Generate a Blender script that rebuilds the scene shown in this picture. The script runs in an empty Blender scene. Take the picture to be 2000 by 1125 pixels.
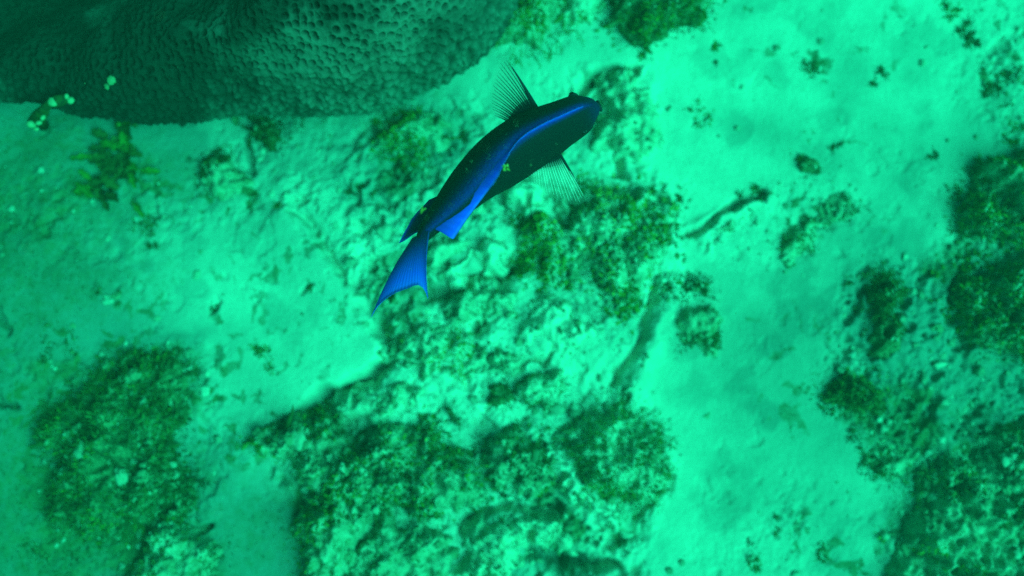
import bpy, math, random
import numpy as np
from mathutils import Vector, Matrix

random.seed(7)
RNG = np.random.default_rng(11)
S = bpy.context.scene
COL = S.collection

# ------------------------------------------------------------------ camera
CAM_LOC = np.array([0.0, -0.20, 2.0])
LENS = 36.18
cd = bpy.data.cameras.new("camera")
cam = bpy.data.objects.new("camera", cd)
COL.objects.link(cam)
cam.location = CAM_LOC
TILT = math.atan2(0.20, 2.0)
cam.rotation_euler = (TILT, 0, 0)
cd.lens = LENS
cd.sensor_width = 36.0
cd.clip_start = 0.02
cd.clip_end = 200.0
cd.dof.use_dof = True
cd.dof.focus_distance = 1.58
cd.dof.aperture_fstop = 1.3
S.camera = cam

# ------------------------------------------------------------------ sky, sun
SUN_EL, SUN_AZ = math.radians(50), math.radians(-32)      # azimuth from +x
w = bpy.data.worlds.new("World")
S.world = w
w.use_nodes = True
nt = w.node_tree
nt.nodes.clear()
o_ = nt.nodes.new("ShaderNodeOutputWorld")
b_ = nt.nodes.new("ShaderNodeBackground")
s_ = nt.nodes.new("ShaderNodeTexSky")
s_.sky_type = 'NISHITA'
s_.sun_disc = False
s_.sun_elevation = SUN_EL
s_.sun_rotation = math.radians(90) - SUN_AZ
b_.inputs[1].default_value = 0.05
nt.links.new(s_.outputs[0], b_.inputs[0])
nt.links.new(b_.outputs[0], o_.inputs[0])

sd = bpy.data.lights.new("sun", 'SUN')
sun = bpy.data.objects.new("sun", sd)
COL.objects.link(sun)
sd.energy = 4.6
sd.angle = math.radians(46)
sd.color = (1.0, 0.97, 0.90)
sv = Vector((math.cos(SUN_EL) * math.cos(SUN_AZ), math.cos(SUN_EL) * math.sin(SUN_AZ), math.sin(SUN_EL)))
sun.rotation_euler = sv.to_track_quat('Z', 'Y').to_euler()

S.view_settings.view_transform = 'Standard'
S.view_settings.look = 'None'
S.view_settings.exposure = 0.82
S.view_settings.gamma = 1.0
S.render.engine = 'CYCLES'
S.cycles.use_denoising = False
S.cycles.max_bounces = 6
S.cycles.diffuse_bounces = 3
S.cycles.transparent_max_bounces = 16
S.cycles.volume_bounces = 0

# ------------------------------------------------------------------ pixel of the photo -> point in the place
ct, st = math.cos(TILT), math.sin(TILT)


def at(px, py, z=0.0):
    px = np.asarray(px, float); py = np.asarray(py, float)
    u = (px - 1000.0) / 2000.0 * 36.0 / LENS
    v = (562.5 - py) / 2000.0 * 36.0 / LENS
    dx = u
    dy = v * ct + st
    dz = v * st - ct
    t = (np.asarray(z, float) - CAM_LOC[2]) / dz
    return np.stack([CAM_LOC[0] + dx * t, CAM_LOC[1] + dy * t, np.broadcast_to(np.asarray(z, float), t.shape)], -1)


def at2(pts, z=0.0):
    p = np.array(pts, float)
    return at(p[:, 0], p[:, 1], z)[:, :2]


# ------------------------------------------------------------------ noise
def _h(ix, iy, iz, seed):
    n = (ix.astype(np.int64) * 374761393 + iy.astype(np.int64) * 668265263 + iz.astype(np.int64) * 2147483647 + seed * 974634541) & 0xffffffff
    n = ((n ^ (n >> 13)) * 1274126177) & 0xffffffff
    n = (n ^ (n >> 16)) & 0xffffffff
    n = (n * 2246822519) & 0xffffffff
    return ((n ^ (n >> 15)) & 0xffffff) / float(0xffffff)


def vnoise(x, y, z=None, seed=0):
    x = np.asarray(x, float); y = np.asarray(y, float)
    ix = np.floor(x).astype(np.int64); iy = np.floor(y).astype(np.int64)
    fx = x - ix; fy = y - iy
    fx = fx * fx * fx * (fx * (fx * 6 - 15) + 10); fy = fy * fy * fy * (fy * (fy * 6 - 15) + 10)
    if z is None:
        o = np.zeros_like(ix)
        a = _h(ix, iy, o, seed); b = _h(ix + 1, iy, o, seed); c = _h(ix, iy + 1, o, seed); d = _h(ix + 1, iy + 1, o, seed)
        return (a + (b - a) * fx) * (1 - fy) + (c + (d - c) * fx) * fy
    z = np.asarray(z, float)
    iz = np.floor(z).astype(np.int64); fz = z - iz; fz = fz * fz * (3 - 2 * fz)
    r = []
    for k in (0, 1):
        a = _h(ix, iy, iz + k, seed); b = _h(ix + 1, iy, iz + k, seed); c = _h(ix, iy + 1, iz + k, seed); d = _h(ix + 1, iy + 1, iz + k, seed)
        r.append((a + (b - a) * fx) * (1 - fy) + (c + (d - c) * fx) * fy)
    return r[0] + (r[1] - r[0]) * fz


def fbm(x, y, z=None, oct=5, seed=0, gain=0.5):
    """about -1..1"""
    t = 0; a = 1.0; s = 0; f = 1.0
    c, sn = math.cos(0.7), math.sin(0.7)
    for k in range(oct):
        xx, yy = (x * c - y * sn) * f, (x * sn + y * c) * f
        t = t + a * (vnoise(xx + 17.3 * k, yy - 9.1 * k, None if z is None else z * f + 3.7 * k, seed + k) * 2 - 1)
        s += a; a *= gain; f *= 2.03
        c, sn = math.cos(0.7 + k), math.sin(0.7 + k)
    return t / s * 1.6


def worley2(x, y, seed=0, jitter=1.0):
    ix = np.floor(x).astype(np.int64); iy = np.floor(y).astype(np.int64)
    best = np.full(x.shape, 9.0)
    o = np.zeros_like(ix)
    for i in (-1, 0, 1):
        for j in (-1, 0, 1):
            cx = ix + i + 0.5 + (_h(ix + i, iy + j, o, seed) - .5) * jitter
            cy = iy + j + 0.5 + (_h(ix + i, iy + j, o, seed + 5) - .5) * jitter
            best = np.minimum(best, (cx - x) ** 2 + (cy - y) ** 2)
    return np.sqrt(best)


def worley3(p, seed=0, jitter=0.8):
    ip = np.floor(p).astype(np.int64)
    best = np.full(p.shape[0], 9.0)
    for i in (-1, 0, 1):
        for j in (-1, 0, 1):
            for k in (-1, 0, 1):
                q = ip + np.array([i, j, k])
                c = np.stack([_h(q[:, 0], q[:, 1], q[:, 2], seed + 7 * m) for m in range(3)], 1)
                c = q + 0.5 + (c - .5) * jitter
                best = np.minimum(best, ((c - p) ** 2).sum(1))
    return np.sqrt(best)


def sstep(a, b, x):
    t = np.clip((x - a) / (b - a), 0, 1)
    return t * t * (3 - 2 * t)


def seg_dist(x, y, pts, closed=False):
    P = np.asarray(pts, float)
    n = len(P)
    d = np.full(x.shape, 1e9)
    for i in range(n if closed else n - 1):
        a = P[i]; b = P[(i + 1) % n]
        e = b - a
        t = np.clip(((x - a[0]) * e[0] + (y - a[1]) * e[1]) / (e @ e + 1e-12), 0, 1)
        d = np.minimum(d, (x - a[0] - t * e[0]) ** 2 + (y - a[1] - t * e[1]) ** 2)
    return np.sqrt(d)


def poly_sd(x, y, pts):
    """signed distance, positive inside"""
    P = np.asarray(pts, float)
    ins = np.zeros(x.shape, bool)
    n = len(P); j = n - 1
    for i in range(n):
        xi, yi = P[i]; xj, yj = P[j]
        ins ^= ((yi > y) != (yj > y)) & (x < (xj - xi) * (y - yi) / (yj - yi + 1e-12) + xi)
        j = i
    d = seg_dist(x, y, P, True)
    return np.where(ins, d, -d)


def local(fn, x, y, pts, pad, default):
    P = np.asarray(pts, float)
    m = (x > P[:, 0].min() - pad) & (x < P[:, 0].max() + pad) & (y > P[:, 1].min() - pad) & (y < P[:, 1].max() + pad)
    out = np.full(x.shape, default, float)
    if m.any():
        out[m] = fn(x[m], y[m], P)
    return out


# ------------------------------------------------------------------ mesh helpers
def mesh_obj(name, V, F, mat=None, parent=None, attrs=None, smooth=True, mats=None, matidx=None):
    """V (n,3); F list of (m,k) index arrays"""
    V = np.asarray(V, np.float32)
    if isinstance(F, np.ndarray):
        F = [F]
    F = [np.asarray(f, np.int32) for f in F if len(f)]
    me = bpy.data.meshes.new(name)
    me.vertices.add(len(V))
    me.vertices.foreach_set("co", V.ravel())
    tot = np.concatenate([np.full(len(f), f.shape[1], np.int32) for f in F])
    idx = np.concatenate([f.ravel() for f in F])
    start = np.concatenate([[0], np.cumsum(tot)[:-1]]).astype(np.int32)
    me.loops.add(len(idx))
    me.loops.foreach_set("vertex_index", idx)
    me.polygons.add(len(tot))
    me.polygons.foreach_set("loop_start", start)
    me.polygons.foreach_set("loop_total", tot)
    me.polygons.foreach_set("use_smooth", np.full(len(tot), smooth, bool))
    if matidx is not None:
        me.polygons.foreach_set("material_index", np.asarray(matidx, np.int32))
    for k, v in (attrs or {}).items():
        a = me.attributes.new(k, 'FLOAT', 'POINT')
        a.data.foreach_set("value", np.asarray(v, np.float32).ravel())
    for m in (mats or ([mat] if mat else [])):
        me.materials.append(m)
    me.update(calc_edges=True)
    me.validate()
    ob = bpy.data.objects.new(name, me)
    COL.objects.link(ob)
    if parent is not None:
        ob.parent = parent
        ob.location = -Vector(parent.location)
    return ob


def grid_faces(nu, nv, wrap_u=False, off=0):
    i, j = np.meshgrid(np.arange(nu if wrap_u else nu - 1), np.arange(nv - 1), indexing='ij')
    i2 = (i + 1) % nu
    a = i * nv + j; b = i2 * nv + j; c = i2 * nv + j + 1; d = i * nv + j + 1
    return np.stack([a, b, c, d], -1).reshape(-1, 4) + off


def thing(name, label, cat, loc=(0, 0, 0), group=None):
    o = bpy.data.objects.new(name, None)
    COL.objects.link(o)
    o.location = loc
    o.empty_display_size = 0.02
    tag(o, label, cat, group)
    return o


def tag(o, label=None, cat=None, group=None, kind=None):
    if label: o['label'] = label
    if cat: o['category'] = cat
    if group: o['group'] = group
    if kind: o['kind'] = kind
    return o


_ico = None


def ico(level=2):
    """unit icosphere arrays"""
    t = (1 + 5 ** .5) / 2
    V = [(-1, t, 0), (1, t, 0), (-1, -t, 0), (1, -t, 0), (0, -1, t), (0, 1, t), (0, -1, -t), (0, 1, -t), (t, 0, -1), (t, 0, 1), (-t, 0, -1), (-t, 0, 1)]
    V = [tuple(np.array(v) / np.linalg.norm(v)) for v in V]
    F = [(0, 11, 5), (0, 5, 1), (0, 1, 7), (0, 7, 10), (0, 10, 11), (1, 5, 9), (5, 11, 4), (11, 10, 2), (10, 7, 6), (7, 1, 8), (3, 9, 4), (3, 4, 2), (3, 2, 6), (3, 6, 8), (3, 8, 9), (4, 9, 5), (2, 4, 11), (6, 2, 10), (8, 6, 7), (9, 8, 1)]
    for _ in range(level):
        mid = {}
        G = []
        def m(a, b):
            k = (min(a, b), max(a, b))
            if k not in mid:
                p = (np.array(V[a]) + np.array(V[b])) / 2
                V.append(tuple(p / np.linalg.norm(p))); mid[k] = len(V) - 1
            return mid[k]
        for a, b, c in F:
            ab, bc, ca = m(a, b), m(b, c), m(c, a)
            G += [(a, ab, ca), (b, bc, ab), (c, ca, bc), (ab, bc, ca)]
        F = G
    return np.array(V), np.array(F)


ICO = {k: ico(k) for k in (0, 1, 2, 3, 4)}


def blobs(cent, size, level=1, rough=0.3, flat=0.8, seed=0, freq=1.6):
    """many lumpy stones in one array set"""
    V, F = ICO[level]
    cent = np.asarray(cent, float); n = len(cent)
    size = np.broadcast_to(np.asarray(size, float), (n,))
    r = np.random.default_rng(seed)
    off = r.uniform(-50, 50, (n, 1, 3))
    P = V[None] * freq + off
    nz = fbm(P[..., 0].ravel(), P[..., 1].ravel(), P[..., 2].ravel(), 3, seed).reshape(n, -1)
    sc = np.stack([r.uniform(.7, 1.3, n), r.uniform(.7, 1.3, n), r.uniform(.7, 1.2, n) * flat], 1)
    W = V[None] * (1 + rough * nz)[..., None] * sc[:, None]
    a = r.uniform(0, 6.28, n); c, s = np.cos(a)[:, None], np.sin(a)[:, None]
    W = np.stack([W[..., 0] * c - W[..., 1] * s, W[..., 0] * s + W[..., 1] * c, W[..., 2]], -1)
    W = W * size[:, None, None] + cent[:, None]
    FF = (F[None] + (np.arange(n) * len(V))[:, None, None]).reshape(-1, 3)
    tint = np.repeat(r.uniform(0, 1, n), len(V))
    return W.reshape(-1, 3), FF, tint


def ribbons(base, dirs, length, width, K=3, curl=0.6, seed=0, taper=0.25, belly=True, sag=0.0):
    """curved leaf strips: base (n,3), dirs (n,3)"""
    r = np.random.default_rng(seed)
    n = len(base)
    d = dirs / (np.linalg.norm(dirs, axis=1, keepdims=True) + 1e-9)
    rnd = r.normal(size=(n, 3))
    side = np.cross(d, rnd); side /= np.linalg.norm(side, axis=1, keepdims=True) + 1e-9
    nor = np.cross(side, d)
    c = r.uniform(-1, 1, n)[:, None] * curl
    twist = r.uniform(-1, 1, n)[:, None] * 0.8
    pts = []
    p = base.copy()
    step = (length / K)[:, None]
    dd = d.copy()
    for k in range(K + 1):
        t = k / K
        wv = (math.sin(math.pi * (0.18 + 0.72 * t)) if belly else 1 - (1 - taper) * t)
        sdir = side * np.cos(twist * t) + nor * np.sin(twist * t)
        h = sdir * (width * wv * 0.5)[:, None]
        pts.append(p - h); pts.append(p + h)
        p = p + dd * step
        dd = dd + nor * c / K * 2 + r.normal(size=(n, 3)) * 0.18
        dd[:, 2] -= sag / K
        dd /= np.linalg.norm(dd, axis=1, keepdims=True)
    V = np.stack(pts, 1).reshape(-1, 3)
    m = 2 * (K + 1)
    f = np.array([[2 * k, 2 * k + 1, 2 * k + 3, 2 * k + 2] for k in range(K)])
    F = (f[None] + (np.arange(n) * m)[:, None, None]).reshape(-1, 4)
    tint = np.repeat(r.uniform(0, 1, n), m)
    return V, F, tint


def tube(path, rad, nseg=8, cap=True):
    path = np.asarray(path, float); n = len(path)
    rad = np.broadcast_to(np.asarray(rad, float), (n,))
    T = np.gradient(path, axis=0); T /= np.linalg.norm(T, axis=1, keepdims=True) + 1e-9
    up = np.array([0.13, 0.31, 0.94])
    A = np.cross(T, up); A /= np.linalg.norm(A, axis=1, keepdims=True) + 1e-9
    B = np.cross(T, A)
    th = np.linspace(0, 2 * np.pi, nseg, endpoint=False)
    V = path[:, None] + rad[:, None, None] * (A[:, None] * np.cos(th)[None, :, None] + B[:, None] * np.sin(th)[None, :, None])
    V = V.reshape(-1, 3)
    i, j = np.meshgrid(np.arange(n - 1), np.arange(nseg), indexing='ij')
    F = np.stack([i * nseg + j, i * nseg + (j + 1) % nseg, (i + 1) * nseg + (j + 1) % nseg, (i + 1) * nseg + j], -1).reshape(-1, 4)
    if cap:
        V = np.vstack([V, path[:1], path[-1:]])
        k = n * nseg
        a = np.arange(nseg); b = (a + 1) % nseg
        tri = np.vstack([np.stack([b, a, np.full(nseg, k)], 1), np.stack([a + (n - 1) * nseg, b + (n - 1) * nseg, np.full(nseg, k + 1)], 1)])
        return V, [F, tri]
    return V, [F]


class Bag:
    """gathers arrays of one part"""
    def __init__(s): s.V = []; s.Q = []; s.T = []; s.t = []; s.n = 0
    def add(s, V, F, tint=None):
        for f in (F if isinstance(F, list) else [F]):
            (s.Q if f.shape[1] == 4 else s.T).append(f + s.n)
        s.V.append(V); s.n += len(V)
        s.t.append(np.full(len(V), 0.5) if tint is None else tint)
        return s
    def build(s, name, mat, parent=None, smooth=True):
        F = [np.vstack(a) for a in (s.Q, s.T) if a]
        return mesh_obj(name, np.vstack(s.V), F, mat, parent, {'tint': np.concatenate(s.t)}, smooth)


# ------------------------------------------------------------------ materials
def mat(name):
    m = bpy.data.materials.new(name)
    m.use_nodes = True
    t = m.node_tree
    p = t.nodes['Principled BSDF']
    p.inputs['Roughness'].default_value = 0.9
    p.inputs['Specular IOR Level'].default_value = 0.15
    return m, t, p


def N(t, kind, **kw):
    n = t.nodes.new(kind)
    for k, v in kw.items():
        if k in n.inputs: n.inputs[k].default_value = v
        else: setattr(n, k, v)
    return n


def noise(t, scale, detail=5, rough=0.6, coord=None, dist=0.0):
    if coord is None:
        coord = N(t, 'ShaderNodeNewGeometry').outputs['Position']
    n = N(t, 'ShaderNodeTexNoise')
    n.inputs['Scale'].default_value = scale
    n.inputs['Detail'].default_value = detail
    n.inputs['Roughness'].default_value = rough
    n.inputs['Distortion'].default_value = dist
    t.links.new(coord, n.inputs['Vector'])
    return n.outputs['Fac']


def ramp(t, fac, stops):
    r = N(t, 'ShaderNodeValToRGB')
    e = r.color_ramp.elements
    while len(e) < len(stops): e.new(0.5)
    for k, (p, c) in enumerate(stops):
        e[k].position = p
        e[k].color = (*c, 1) if not np.isscalar(c) else (c, c, c, 1)
    t.links.new(fac, r.inputs['Fac'])
    return r.outputs['Color']


def mix(t, fac, a, b, mode='MIX'):
    n = N(t, 'ShaderNodeMix', data_type='RGBA', blend_type=mode)
    for s, v in ((n.inputs['Factor'], fac), (n.inputs[6], a), (n.inputs[7], b)):
        if isinstance(v, bpy.types.NodeSocket): t.links.new(v, s)
        elif np.isscalar(v): s.default_value = v
        else: s.default_value = (*v, 1)
    return n.outputs[2]


def math_(t, op, a, b=0.0, c=0.0):
    n = N(t, 'ShaderNodeMath', operation=op)
    for k, v in enumerate((a, b, c)):
        if isinstance(v, bpy.types.NodeSocket): t.links.new(v, n.inputs[k])
        else: n.inputs[k].default_value = v
    return n.outputs[0]


def attr(t, name):
    return N(t, 'ShaderNodeAttribute', attribute_name=name).outputs['Fac']


def bump(t, p, h, strength, dist):
    b = N(t, 'ShaderNodeBump')
    b.inputs['Strength'].default_value = strength
    b.inputs['Distance'].default_value = dist
    t.links.new(h, b.inputs['Height'])
    t.links.new(b.outputs[0], p.inputs['Normal'])


SAND = (0.76, 0.67, 0.46)
SAND2 = (0.50, 0.46, 0.31)
TURF = (0.085, 0.125, 0.050)


def mat_seabed():
    m, t, p = mat("sand_and_rubble")
    film_shade = attr(t, 'film_shade')
    n1 = noise(t, 9, 6, 0.65)
    n2 = noise(t, 55, 6, 0.7)
    n3 = noise(t, 260, 3, 0.7)
    base = mix(t, ramp(t, n1, [(0.3, 0.0), (0.7, 1.0)]), SAND, SAND2)
    base = mix(t, ramp(t, n3, [(0.25, 0.30), (0.5, 0.0)]), base, (0.22, 0.23, 0.15))
    base = mix(t, attr(t, 'silt_shade'), base, (0.165, 0.195, 0.142))  # sand mottling together with the painted light falloff
    k = math_(t, 'ADD', film_shade, math_(t, 'MULTIPLY', math_(t, 'SUBTRACT', n2, 0.5), 0.9))
    k = math_(t, 'ADD', k, math_(t, 'MULTIPLY', math_(t, 'SUBTRACT', n3, 0.5), 0.35))
    kk = ramp(t, k, [(0.28, 0.0), (0.78, 1.0)])
    turf = mix(t, ramp(t, noise(t, 14, 4), [(0.35, 0.0), (0.65, 1.0)]), TURF, (0.13, 0.16, 0.055))
    t.links.new(mix(t, kk, base, turf), p.inputs['Base Color'])
    bump(t, p, math_(t, 'ADD', n3, math_(t, 'MULTIPLY', n2, 1.2)), 0.35, 0.003)
    return m


def mat_rock(name, pale, dark, cover, scale=30):
    m, t, p = mat(name)
    n1 = noise(t, scale, 6, 0.7, dist=0.4)
    n2 = noise(t, scale * 6, 4, 0.7)
    f = math_(t, 'ADD', n1, math_(t, 'MULTIPLY', math_(t, 'SUBTRACT', n2, 0.5), 0.5))
    c = ramp(t, f, [(max(0.02, cover - 0.14), dark), (min(0.98, cover + 0.14), pale)])
    t.links.new(c, p.inputs['Base Color'])
    bump(t, p, math_(t, 'ADD', n2, n1), 0.7, 0.004)
    return m


def mat_tint(name, stops, transl=0.25, rough=0.75):
    """leaf material: each leaf's own tint picks its colour"""
    m, t, p = mat(name)
    n = noise(t, 25, 3)
    f = math_(t, 'ADD', math_(t, 'MULTIPLY', attr(t, 'tint'), 0.7), math_(t, 'MULTIPLY', n, 0.3))
    c = ramp(t, f, stops)
    t.links.new(c, p.inputs['Base Color'])
    p.inputs['Roughness'].default_value = rough
    if transl:
        tr = N(t, 'ShaderNodeBsdfTranslucent')
        t.links.new(c, tr.inputs['Color'])
        ms = N(t, 'ShaderNodeMixShader')
        ms.inputs[0].default_value = transl
        t.links.new(p.outputs[0], ms.inputs[1]); t.links.new(tr.outputs[0], ms.inputs[2])
        t.links.new(ms.outputs[0], t.nodes['Material Output'].inputs['Surface'])
    return m


M = {}
M['seabed'] = mat_seabed()
M['rock_pale'] = mat_rock("pale_crusted_rock", (0.56, 0.54, 0.34), (0.22, 0.24, 0.11), 0.42)
M['rock_mix'] = mat_rock("mottled_rock", (0.42, 0.42, 0.25), (0.11, 0.15, 0.050), 0.45)
M['rock_dark'] = mat_rock("dark_turfed_rock", (0.24, 0.27, 0.12), (0.06, 0.09, 0.032), 0.54)
M['rock_clean'] = mat_rock("bare_pale_rock", (0.66, 0.62, 0.41), (0.36, 0.36, 0.22), 0.36, 18)
M['pale'] = mat_tint("pale_crust", [(0.2, (0.38, 0.40, 0.26)), (0.8, (0.66, 0.64, 0.48))], 0)
M['alg_dark'] = mat_tint("dark_green_algae", [(0.10, (0.040, 0.066, 0.018)), (0.42, (0.090, 0.138, 0.036)), (0.70, (0.14, 0.195, 0.050)), (0.95, (0.21, 0.26, 0.08))])
M['alg_mid'] = mat_tint("olive_green_algae", [(0.12, (0.05, 0.10, 0.014)), (0.5, (0.13, 0.23, 0.028)), (0.9, (0.26, 0.36, 0.055))])
M['alg_yel'] = mat_tint("yellow_green_algae", [(0.15, (0.14, 0.21, 0.025)), (0.6, (0.34, 0.38, 0.05)), (0.95, (0.58, 0.55, 0.14))])
M['alg_brown'] = mat_tint("brown_algae", [(0.15, (0.06, 0.055, 0.016)), (0.6, (0.11, 0.095, 0.022)), (0.95, (0.20, 0.17, 0.04))])
M['turf'] = mat_tint("short_turf_algae", [(0.1, (0.05, 0.08, 0.03)), (0.6, (0.12, 0.16, 0.055)), (0.95, (0.30, 0.32, 0.14))])
M['rubble'] = mat_tint("rubble_stone", [(0.1, (0.16, 0.19, 0.10)), (0.5, (0.32, 0.33, 0.20)), (0.95, (0.56, 0.54, 0.35))], 0)
M['crumb'] = mat_tint("dusty_crumb", [(0.1, (0.10, 0.13, 0.06)), (0.6, (0.22, 0.25, 0.12)), (0.97, (0.46, 0.46, 0.30))], 0)
M['knob'] = mat_tint("cream_knob", [(0.1, (0.17, 0.20, 0.08)), (0.9, (0.34, 0.36, 0.17))], 0, 0.5)

# ------------------------------------------------------------------ the seabed
RUB = [  # (outline in photo pixels, strength, edge softness in px)
    ([(560, 390), (640, 480), (720, 600), (757, 670), (732, 742), (620, 792), (548, 850), (520, 940), (570, 1010), (600, 1200), (1220, 1200), (1300, 1000), (1310, 860), (1235, 765), (1262, 640), (1300, 520), (1330, 420), (1262, 320), (1232, 250), (1290, 185), (1255, 120), (1160, 130), (1080, 190), (960, 240), (900, 285), (830, 330), (760, 300), (660, 285), (560, 330)], 1.0, 18),
    ([(465, 230), (720, 205), (900, 185), (950, 260), (850, 330), (700, 430), (600, 410), (480, 430), (380, 340)], 0.75, 40),
    ([(-60, 330), (200, 350), (420, 370), (560, 430), (400, 480), (220, 500), (-60, 480)], 0.5, 60),
    ([(1660, 520), (1800, 480), (2100, 430), (2100, 1200), (1690, 1200), (1750, 950), (1650, 830), (1620, 710)], 0.9, 35),
    ([(1810, -60), (2100, -60), (2100, 420), (1900, 250)], 0.42, 50),
    ([(1340, 450), (1480, 370), (1680, 365), (1660, 450), (1540, 535), (1390, 500)], 0.6, 25),
    ([(60, 700), (400, 660), (430, 900), (420, 1040), (450, 1200), (40, 1200), (70, 900)], 0.7, 40),
    ([(1400, 990), (1560, 960), (1700, 1040), (1700, 1200), (1250, 1200)], 0.35, 60),
]
CREV = [  # (line in px, half width px, depth m)
    ([(565, 395), (610, 440), (655, 520), (668, 550)], 7, .018),
    ([(738, 640), (760, 672), (752, 708), (722, 742), (642, 778), (592, 818), (540, 848)], 15, .062),
    ([(842, 578), (900, 560), (980, 535), (1040, 500), (1080, 440)], 17, .060),
    ([(1278, 560), (1258, 640), (1242, 690), (1195, 745)], 8, .026),
    ([(1140, 172), (1165, 152), (1240, 140)], 9, .045),
    ([(1345, 455), (1400, 425), (1440, 395), (1485, 383)], 8, .035),
    ([(900, 1030), (1000, 985), (1060, 1005), (1095, 985)], 9, .045),
    ([(1040, 1080), (1100, 1100), (1205, 1108)], 13, .065),
    ([(1205, 340), (1225, 275), (1270, 235)], 8, .035),
    ([(345, 1028), (380, 1042), (408, 1030)], 6, .040),
    ([(940, 640), (930, 650)], 11, .050),
    ([(1000, 720), (1060, 700), (1080, 680)], 6, .025),
    ([(690, 400), (700, 360), (715, 350)], 6, .020),
    ([(0, 610), (20, 650)], 6, .02),
    ([(0, 775), (40, 800)], 6, .02),
    ([(590, 570), (605, 555)], 4, .012),
    ([(410, 605), (422, 590)], 4, .012),
    ([(475, 260), (480, 300), (485, 330)], 7, .03),
    ([(1745, 620), (1725, 680)], 8, .04),
    ([(1240, 1010), (1270, 985)], 5, .02),
]
RIDGE = [
    ([(1320, 555), (1288, 640), (1262, 710), (1240, 760)], 16, .020),
    ([(1045, 850), (1100, 900), (1190, 1010)], 20, .022),
    ([(1370, 440), (1500, 390)], 16, .016),
    ([(800, 640), (900, 690), (1060, 650), (1180, 660)], 60, .022),
]
SLAB = [(-60, 520), (200, 500), (430, 520), (560, 385), (645, 520), (742, 650), (745, 700), (690, 735), (600, 770), (520, 850), (440, 1000), (420, 1200), (-60, 1200)]
FILM_SHADE = [  # thin algal film lying on the sand, broad left patches also painting the light falloff: (px, py, rx, ry, amount)
    (60, 420, 330, 180, .36), (60, 250, 160, 110, .30), (-40, 760, 330, 320, .40), (40, 1050, 330, 220, .34), (450, 1050, 180, 220, .22), (230, 560, 200, 60, .15),
    (150, 1100, 300, 90, .16), (820, 250, 90, 55, .35), (760, 320, 90, 50, .22), (620, 255, 90, 40, .25), (1640, 300, 200, 60, .06),
    (1950, 1000, 260, 250, .30), (1950, 560, 180, 200, .22), (1830, 780, 120, 120, .14), (1600, 800, 130, 130, .07),
    (900, 960, 200, 130, .22), (700, 1000, 200, 150, .25), (1130, 1060, 130, 60, .28), (1200, 440, 110, 80, .3),
    (860, 655, 70, 40, .25), (1590, 120, 50, 30, .25), (1900, 60, 60, 90, .18), (1960, 230, 60, 110, .22),
    (1590, 430, 90, 60, .25), (1370, 640, 45, 50, .3), (300, 300, 120, 80, .25), (440, 350, 70, 50, .3), (980, 210, 60, 60, .15),
]
_R = [(at2(p), s, e * .001) for p, s, e in RUB]
_C = [(at2(p), wd * .001, d) for p, wd, d in CREV]
_G = [(at2(p), wd * .001, d) for p, wd, d in RIDGE]
_S = at2(SLAB)


def warp(x, y, amp=.018, f=14, seed=3):
    return x + amp * fbm(x * f, y * f, None, 3, seed), y + amp * fbm(x * f + 31, y * f - 7, None, 3, seed + 9)


def rubble_mask(x, y):
    wx, wy = warp(x, y, .030, 9)
    r = np.zeros(x.shape)
    for P, s, e in _R:
        d = local(poly_sd, wx, wy, P, .1, -1.0)
        r = np.maximum(r, s * sstep(-e, e, d))
    r = r * (.40 + .60 * sstep(-.25, .3, fbm(x * 6, y * 6, None, 3, 177)))
    far = sstep(1.1, 1.5, np.maximum(np.abs(x), np.abs(y) * 1.7))
    return np.maximum(r, far * sstep(-.1, .4, fbm(x * 1.9, y * 1.9, None, 3, 77)))


def ground_smooth(x, y):
    h = 0.016 * fbm(x * 1.7, y * 1.7, None, 2, 5) + 0.006 * fbm(x * 6, y * 6, None, 2, 6)
    ed = np.exp(-(local(seg_dist, x, y, _S[3:10], .2, 9) / .09) ** 2)
    h = h + .012 * ed * sstep(-.012, .006, local(poly_sd, *warp(x, y, .008, 20), _S, .1, -1.0))
    return h


def ground(x, y, detail=True):
    x = np.asarray(x, float); y = np.asarray(y, float)
    R = rubble_mask(x, y)
    h = ground_smooth(x, y)
    wx, wy = warp(x, y, .008, 30, 8)
    for P, wd, d in _G:
        h = h + d * np.exp(-(local(seg_dist, wx, wy, P, .2, 9) / wd) ** 2)
    lump = 1 - np.minimum(worley2(wx * 17, wy * 17, 2), 1)
    lump2 = 1 - np.minimum(worley2(wx * 42, wy * 42, 4), 1)
    lump3 = 1 - np.minimum(worley2(wx * 95, wy * 95, 14), 1)
    pit = fbm(x * 30, y * 30, None, 4, 21)
    h = h + R * (0.015 * lump ** 1.3 + 0.010 * lump2 + 0.005 * lump3 + 0.010 * fbm(x * 9, y * 9, None, 3, 12) - .012 - 0.020 * sstep(.25, .8, pit))
    h = h + 0.0030 * fbm(x * 60, y * 60, None, 3, 31) * (.14 + R) + .0010 * fbm(x * 190, y * 190, None, 2, 33) * (0.35 + R)
    dimple = sstep(.45, .8, fbm(x * 38, y * 38, None, 3, 41)) * sstep(-.2, .3, fbm(x * 5, y * 5, None, 2, 43))
    h = h - .0028 * dimple
    for P, wd, d in _C:
        h = h - d * np.exp(-(local(seg_dist, wx, wy, P, .2, 9) / wd) ** 2)
    return h


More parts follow.
